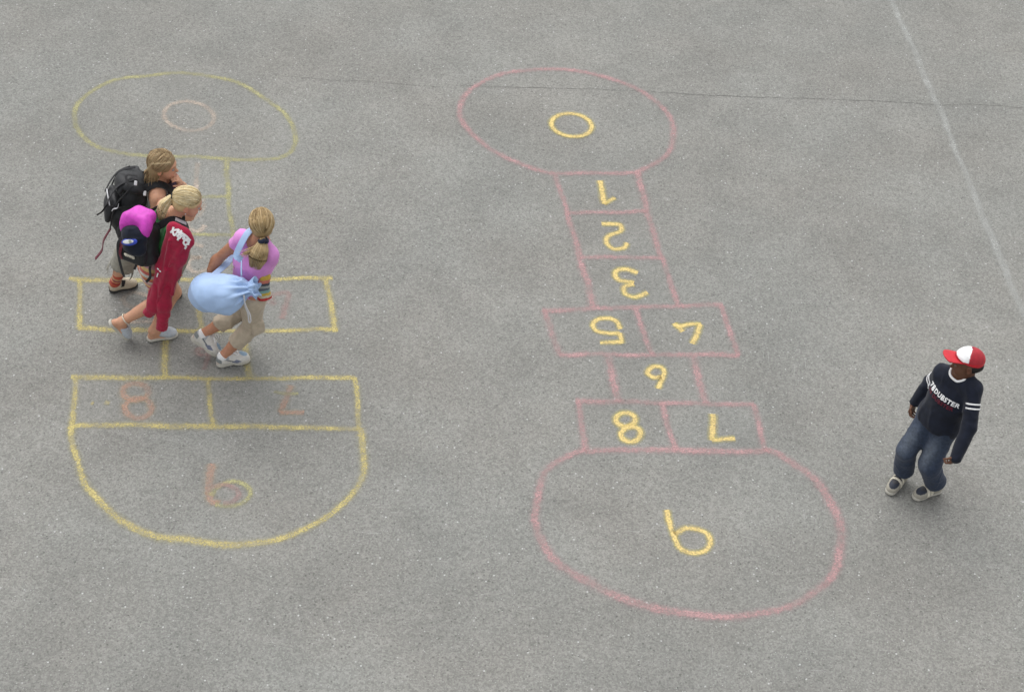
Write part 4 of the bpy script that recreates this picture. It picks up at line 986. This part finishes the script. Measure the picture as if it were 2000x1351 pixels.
def sneaker(q):
    c = np.tile(np.array([.60, .58, .54]), (len(q), 1)); x, y, z = q[:, 0], q[:, 1], q[:, 2]
    c[((y - .165) / .024) ** 2 + (x / .022) ** 2 < 1] = (.26, .36, .46)
    mesh_ = (np.abs(x) > .018) & (np.abs((y - .118) / .030) + np.abs((z - .040) / .016) < 1.0); c[mesh_] = (.17, .19, .26)
    c[(y < .03) & (np.abs(z - .055) < .014)] = (.20, .22, .22)
    c[(z > .066) & (y < .075)] = (.34, .36, .38); c[(np.abs(x) > .016) & (np.abs(z - .058 + (y - .07) * .5) < .0045) & (y < .10) & (y > .045)] = (.12, .14, .16)
    return c
for k in 'RL':
    fr = b3.__dict__['shoe' + k]; so_ = shoe(fr, 1.03, p3, sneaker, M['shoe'], 'trainer', .218)
    kk = 1.03 * .218 / .205; pt = lambda x, y, z: fr(x * kk, y * kk, z * kk)
    tube('laces', [[pt(-.018, y, z), pt(0, y - .003, z + .008), pt(.018, y, z)] for y, z in ((.098, .093), (.110, .087), (.122, .080), (.134, .073))] + [catmull([pt(.0, .095, .102), pt(.025, .105, .110), pt(.035, .13, .085)], 5), catmull([pt(.0, .095, .102), pt(-.02, .12, .112), pt(-.03, .145, .08)], 5)], .0035, M['white'], so_)
    sock(b3, k, p3, .05, .004, M['white'], None)
tie3 = (.008, -.112, -.048); tw = H3(*tie3)
tail = [tw + V(-.012, -.045, -.045), tw + V(-.034, -.060, -.11), tw + V(-.055, -.065, -.185)]
DB = [(.43, .31, .155), (.36, .25, .12), (.50, .375, .20), (.30, .205, .095), (.56, .43, .25)]
lo3 = []
r3 = np.random.default_rng(9)
for i in range(60):
    o = r3.normal(0, .008, 3); e = r3.uniform(.75, 1.1)
    lo3.append(catmull([tw, tw + V(-.055, -.035, -.055) + o, tw + V(-.125, -.045, -.095) * e + o * 1.5], 4))
pony(H3, 1.0, tie3, tail, 1100, 800, [.015, .036, .044, .026], DB, p3, (.34, .235, .115), 4, lo3)
r_ = np.random.default_rng(2); fs = Fr(tw + V(-.002, -.01, -.008), V(.2, -.35, -.9), V(.1, -.9, .3))
surf('scrunchie', [ell(fs, (.022 * math.cos(a), r_.normal(0, .003), .020 * math.sin(a)), (.0135, .012, .0135), .006) for a in np.linspace(0, 6.28, 11)[:-1]], M['scrunchie'], p3, .003, None, wrinkle(160, .003, 43), 1)

# light blue drawstring bag hanging behind her hip
bg3 = empty('drawstring_bag', at(430, 575, Y3 - .16), 'light blue drawstring gym bag slung over the shoulder of the girl in pink', 'bag')
yb = Y3 - .17
G = lambda x, y, d=0: at(x, y, yb + d)
gA, gB, gC, gD = G(405, 572), G(445, 573), G(474, 566), G(492, 563)
ax = nrm(gC - gA)
def bagdisp(P):
    t = np.clip((P - gA) @ ax / np.linalg.norm(gC - gA), -.5, 1.4); q = P - gA - np.outer((P - gA) @ ax, ax); th = np.arctan2(q[:, 2], -q[:, 1])
    a = np.clip((t - .25) / .75, 0, 1) ** 1.2
    rid = np.abs(np.sin(th * 5 + 1.2 * np.sin(t * 3))) - .5 + .4 * np.sin(th * 11 + t * 4)
    return a * .012 * rid + crease(15, .020, 50, ax)(P) + crease(38, .006, 53, ax)(P) + wrinkle(11, .006, 51)(P)
sack = surf('sack', [cone(gA, gB, .118, .128, .04), cone(gB, gC, .124, .050, .04), cone(G(398, 578), gA, .085, .118, .05), cone(gC, gD, .034, .046, .02), cone(G(472, 537, .02), G(474, 562), .010, .055, .04)],
            M['blue'], bg3, .0045, None, bagdisp, 1)
# gathered mouth of the bag: a frilled rim
fr = Fr(gD, ax, UP); vs, fc = [], []; n = 72
for j, (rr, yy) in enumerate(((.034, -.022), (.040, 0.0), (.050, .020), (.058, .034))):
    for i in range(n):
        a = 2 * math.pi * i / n; q = 1 + .22 * math.sin(a * 7 + j * .3) * (j + .3) / 3 + .08 * math.sin(a * 13 + 1)
        vs.append(fr(rr * q * math.cos(a), yy + .012 * math.sin(a * 5 + j) * j / 3, rr * q * math.sin(a)))
for j in range(3):
    for i in range(n): fc.append((j * n + i, j * n + (i + 1) % n, (j + 1) * n + (i + 1) % n, (j + 1) * n + i))
mo = mesh_obj('ruffled_mouth', vs, fc, M['blue'], bg3)
so2 = mo.modifiers.new('t', 'SOLIDIFY'); so2.thickness = .004
t3 = b3.T; c3 = mix(b3.sh['L'], b3.neck, .50)
back = G(471, 532, .02)
mid_ = c3 - t3.y * .128 - t3.z * .06; lowp = at(472, 508, mid_[1] - .012)
strap('shoulder_strap', [lowp, mix(lowp, mid_, .5) - t3.y * .004, mid_, c3 - t3.y * .092 + t3.z * .020, c3 - t3.y * .025 + t3.z * .074, c3 + t3.y * .085 + t3.z * .02 - t3.z * .0, c3 + t3.y * .13 - t3.z * .10 - t3.x * .03, b3.T(-.150, .07, .24), b3.T(-.160, -.04, .16), G(404, 548, .05)],
      .042, M['blue'], bg3, np.array(-.8 * t3.y + .6 * t3.z), .12, 10)
tube('cord', [catmull([lowp, mix(lowp, back, .6), back + V(0, 0, -.03)], 6)], .005, M['blue'], bg3)
tube('drawstring', [catmull([G(477, 576, -.06), G(478, 595, -.075), G(484, 612, -.08), G(486, 628, -.08)], 8), catmull([G(475, 574, -.06), G(480, 597, -.08), G(488, 614, -.08), G(490, 626, -.08)], 8), catmull([G(486, 628, -.08), G(488, 630, -.08), G(490, 626, -.08)], 4)], .0045, M['silver'], bg3)

# striped knitted scarf hanging from her right arm
ys = b3.T(0, -.10, 0)[1]
S_ = lambda x, y, d=0: at(x, y, ys + d)
KN = [(.42, .03, .03), (.55, .50, .36), (.55, .38, .06), (.20, .36, .34), (.10, .12, .15), (.32, .34, .33), (.05, .06, .08), (.50, .16, .12), (.55, .38, .06), (.25, .35, .35), (.5, .45, .34), (.42, .08, .05)]
sA, sB, sC = S_(526, 512, .09), S_(516, 550), S_(515, 582)
axs = nrm(sC - sB)
def knit(v):
    t = (v - sC) @ -axs; i = np.clip((t / .020).astype(int), 0, None); return np.array(KN)[i % len(KN)]
pl_ = V(.35, -.9, .2)
surf('scarf', [econe(sA, sB, .024, .032, pl_, .5, .01), econe(sB, sC, .031, .048, pl_, .5, .01), cut_end(sC, sC - sB, .12, .05)], M['print'], None, .004, knit, wrinkle(60, .004, 52, UP), 1)
sc_ = bpy.data.objects['scarf']; tag(sc_, 'striped knitted scarf in red, yellow and teal hanging beside the pink t-shirt', 'scarf')

# ================================================================== boy in the red and white cap
f4 = dict(R=foot_on_ground((1766, 931), (1739, 962), .205), L=foot_on_ground((1836, 958), (1782, 976), .205))
Y4 = (f4['R'][0][1] + f4['L'][0][1]) / 2
h4 = head_dir(222)
pel = at(1834, 818, Y4 + .01); neck = at(1876, 735, Y4 + .04)
H4 = Fr(at(1889, 711, Y4 + .05), V(-.97, .10, -.08), V(.18, .22, 1), .92)
T = Fr(neck, h4)
shR = T(.12, 0, -.02); shL = T(-.12, 0, -.06)
wrR = reach(1786, 786, shR, .362, False); elR = ik(shR, wrR, .19, .18, V(.3, .8, -.3))
wrL = reach(1869, 889, shL, .367, False); elL = ik(shL, wrL, .19, .18, V(.8, -.2, 0))
p4 = person(f4['L'][0], 'boy in navy sweater and jeans alone at the right, wearing a red and white cap')
b4 = Body(.91, neck, h4, pel, h4, H4, f4, dict(R=(elR, wrR), L=(elL, wrL)),
          dict(R=(V(-.15, -.35, -.9), V(.6, -.7, 0), V(-.5, -.6, 0), .7), L=(V(-.45, -.3, -.9), V(-.5, .6, 0), V(-.6, -.7, 0), .9)), tilt=.03, shw=.122, leg=.978)
b4.skin(p4, DARK, (.085, .03, .022), (.015, .008, .006))
nav = [*torso_top(b4, .018), econe(b4.pel, b4.T(0, 0, .16), .120, .122, b4.T.y, .84, .05)]
SP, SCt = sleeves(b4, 2.10, .058, .040, 'RL', False)
sw = surf('sweater', nav + SP + [neck_hole(b4, .056)] + SCt + [plane(b4.T(0, 0, -.045), -b4.T.z)], M['navy'], p4, .0045, None, lambda P_: crease(22, .016, 60, UP)(P_) + crease(48, .006, 62)(P_), 2)
nb = b4.neck + b4.T.z * .012
trb = bvh([sw])
pth = []
for a in np.linspace(0, 2 * math.pi, 49):
    q = b4.neck + b4.T.z * .10 + (b4.T.x * math.cos(a) + b4.T.y * math.sin(a)) * .068
    x = lay(trb, q + b4.T.z * .1, -b4.T.z, .001); pth.append((q, -.1 if x is None else (x - q) @ b4.T.z))
mh = np.median([h for _, h in pth]); pth = [q + b4.T.z * np.clip(h, mh - .010, mh + .02) for q, h in pth]
tube('neckband', [pth], .0075, M['white'], sw, 8)
for k in 'RL':
    d = nrm(b4.el[k] - b4.sh[k]); fr = Fr(b4.sh[k], np.cross(d, V(.3, .5, .2)), d)
    for q in (.085, .112):
        c = b4.sh[k] + d * q; P = []
        for a in np.linspace(0, 2 * math.pi, 41):
            o = fr.x * math.cos(a) + fr.y * math.sin(a); x = lay(trb, c + o * .085, -o, .0005)
            if x is not None and np.linalg.norm(x - c) < .08 and np.linalg.norm(x - c) > .03 and o @ b4.T.x * (1 if k == 'R' else -1) > -.45: P.append(x)
        if len(P) > 8: 
            v, f, _ = sweep([P], .0052, 6, (np.array(P) - c), .3); mesh_obj('sleeve_stripe', v, f, M['white'], sw)
# printed words across the chest
def words(name, txt, p0, xdir, ydir, ndir, h, mat, parent, tree, lift=.002):
    cu = bpy.data.curves.new('t', 'FONT'); cu.body = txt; cu.size = 1; cu.resolution_u = 3; cu.offset = .035; cu.space_character = 1.12
    o = bpy.data.objects.new('t', cu); COL.objects.link(o); dg = bpy.context.evaluated_depsgraph_get(); me = o.evaluated_get(dg).to_mesh()
    vs = np.array([v.co[:2] for v in me.vertices]); fs = [tuple(f.vertices) for f in me.polygons]; o.evaluated_get(dg).to_mesh_clear(); bpy.data.objects.remove(o)
    out = []
    for u, v in vs:
        q = p0 + xdir * u * h + ydir * v * h * 1.0; x = lay(tree, q + ndir * .25, -ndir, lift); out.append(q if x is None else x)
    m_ = mesh_obj(name, out, fs, mat, parent, smooth=False); mo_ = m_.modifiers.new('t', 'SOLIDIFY'); mo_.thickness = .0015; return m_
L4 = np.linalg.norm(b4.neck - b4.pel)
N4 = b4.T.y; X4 = nrm(-b4.T.x + b4.T.z * -.02); 
words('lettering', '78', b4.T(.120, .0, L4 * .60 + .0), X4, b4.T.z, N4, .044, M['white'], sw, trb)
words('lettering', 'DUBSTER', b4.T(.068, .0, L4 * .60 + .002), X4, b4.T.z, N4, .038, M['white'], sw, trb)
words('lettering', '78 DUBSTER', b4.T(.112, .0, L4 * .60 - .030), X4, b4.T.z, N4, .033, M['wine'], sw, trb)
def denim(v):
    c = np.tile(np.array([.019, .031, .060]), (len(v), 1))
    for k in 'RL':   # stone washed fronts
        a, e = b4.hip[k], b4.kn[k]; q = mix(a, e, .62) + b4.F.y * .07; w_ = np.exp(-(((v - q) @ nrm(e - a)) / .13) ** 2 - (((v - q) @ b4.F.x) / .045) ** 2) * np.clip((v - a) @ b4.F.y / .05, 0, 1)
        c = c * (1 - w_[:, None] * .75) + np.array([.11, .13, .16]) * w_[:, None] * .75
    return c
trousers('jeans', b4, M['denim'], p4, .90, .076, .084, .06, (lambda P_: crease(22, .014, 61, V(.3, .2, 1))(P_) + crease(50, .006, 63)(P_)), denim, .092, .0, True, False)
def boy_shoe(q):
    c = np.tile(np.array([.32, .30, .25]), (len(q), 1)); x, y, z = q[:, 0], q[:, 1], q[:, 2]
    c[((y - .150) / .040) ** 2 + (x / .029) ** 2 < 1] = (.02, .025, .04)
    c[(np.abs(x) > .02) & (np.abs((y - .10) / .030) + np.abs((z - .036) / .012) < 1)] = (.06, .06, .065); c[(z > .07) & (y > .06)] = (.03, .03, .035)
    return c
for k in 'RL':
    fr = b4.__dict__['shoe' + k]; u = shoe(fr, .98, p4, boy_shoe, M['shoe'], 'slip_on', .212); kk = .98 * .212 / .205
    tu = bvh([u])
    for y in (.098, .122):
        P = []
        for a in np.linspace(-.2, math.pi + .2, 17):
            o = fr.x * math.cos(a) + fr.z * math.sin(a); c = fr(0, y * kk, .030 * kk); x = lay(tu, c + o * .12, -o, .001)
            if x is not None: P.append(x)
        v, f, _ = sweep([P], .0095, 6, np.array(P) - fr(0, y * kk, .03 * kk), .3); mesh_obj('velcro_strap', v, f, M['cream'], u)
# cap
C4 = Fr(H4(0, -.006, .030), V(*(H4.y[:2]), H4.y[2] + .10), H4.z, .87)
def capcol(v):
    q = C4.loc(v); c = np.tile(np.array([.50, .008, .02]), (len(v), 1)); x, y, z = q.T
    th = np.degrees(np.arctan2(np.abs(x), y + .004)); front = (th < 76) & (z > .046 - .036 * th / 70); mesh_ = (~front) & (z > .018) & (y > -.085)
    c[mesh_] = (.36, .014, .025); c[front & (z > .02)] = (.80, .80, .80); return c
CP = [ell(C4, (0, -.004, .012), (.086, .104, .086), .01), plane(C4(0, 0, -.002), -C4.z + .22 * C4.y)]
cap = surf('cap', CP, M['nylon'], p4, .004, capcol, None, 2)
vs, fc = [], []
nu, nv_ = 25, 9
for i in range(nu):
    a = -1.15 + 2.3 * i / (nu - 1)
    for j in range(nv_):
        t = j / (nv_ - 1); x0, y0 = .085 * math.sin(a), -.004 + .103 * math.cos(a); x1, y1 = .088 * math.sin(a), .095 + .085 * math.cos(a * .92)
        x, y = x0 * .94 * (1 - t) + x1 * t, y0 * .94 * (1 - t) + y1 * t; vs.append(C4(x, y, .020 - 2.8 * x * x + .006 * t))
for i in range(nu - 1):
    for j in range(nv_ - 1): fc.append((i * nv_ + j, (i + 1) * nv_ + j, (i + 1) * nv_ + j + 1, i * nv_ + j + 1))
br = mesh_obj('brim', vs, fc, M['nylon'], cap, np.tile(np.array([.50, .008, .02]), (len(vs), 1))); md = br.modifiers.new('t', 'SOLIDIFY'); md.thickness = .006; md.offset = 0
surf('button', [ell(C4, (0, -.004, .098), (.009, .009, .005))], M['red'], cap, .002)
surf('hair', [ell(H4, (0, -.03, -.0), (.073, .076, .048)), plane(H4(0, .0, -.05), -H4.z), plane(H4(0, -.008, 0), H4.y - .1 * H4.z)], M['hair'], p4, .004, lambda v: np.tile(np.array([.012, .009, .008]), (len(v), 1)), wrinkle(200, .002, 70))
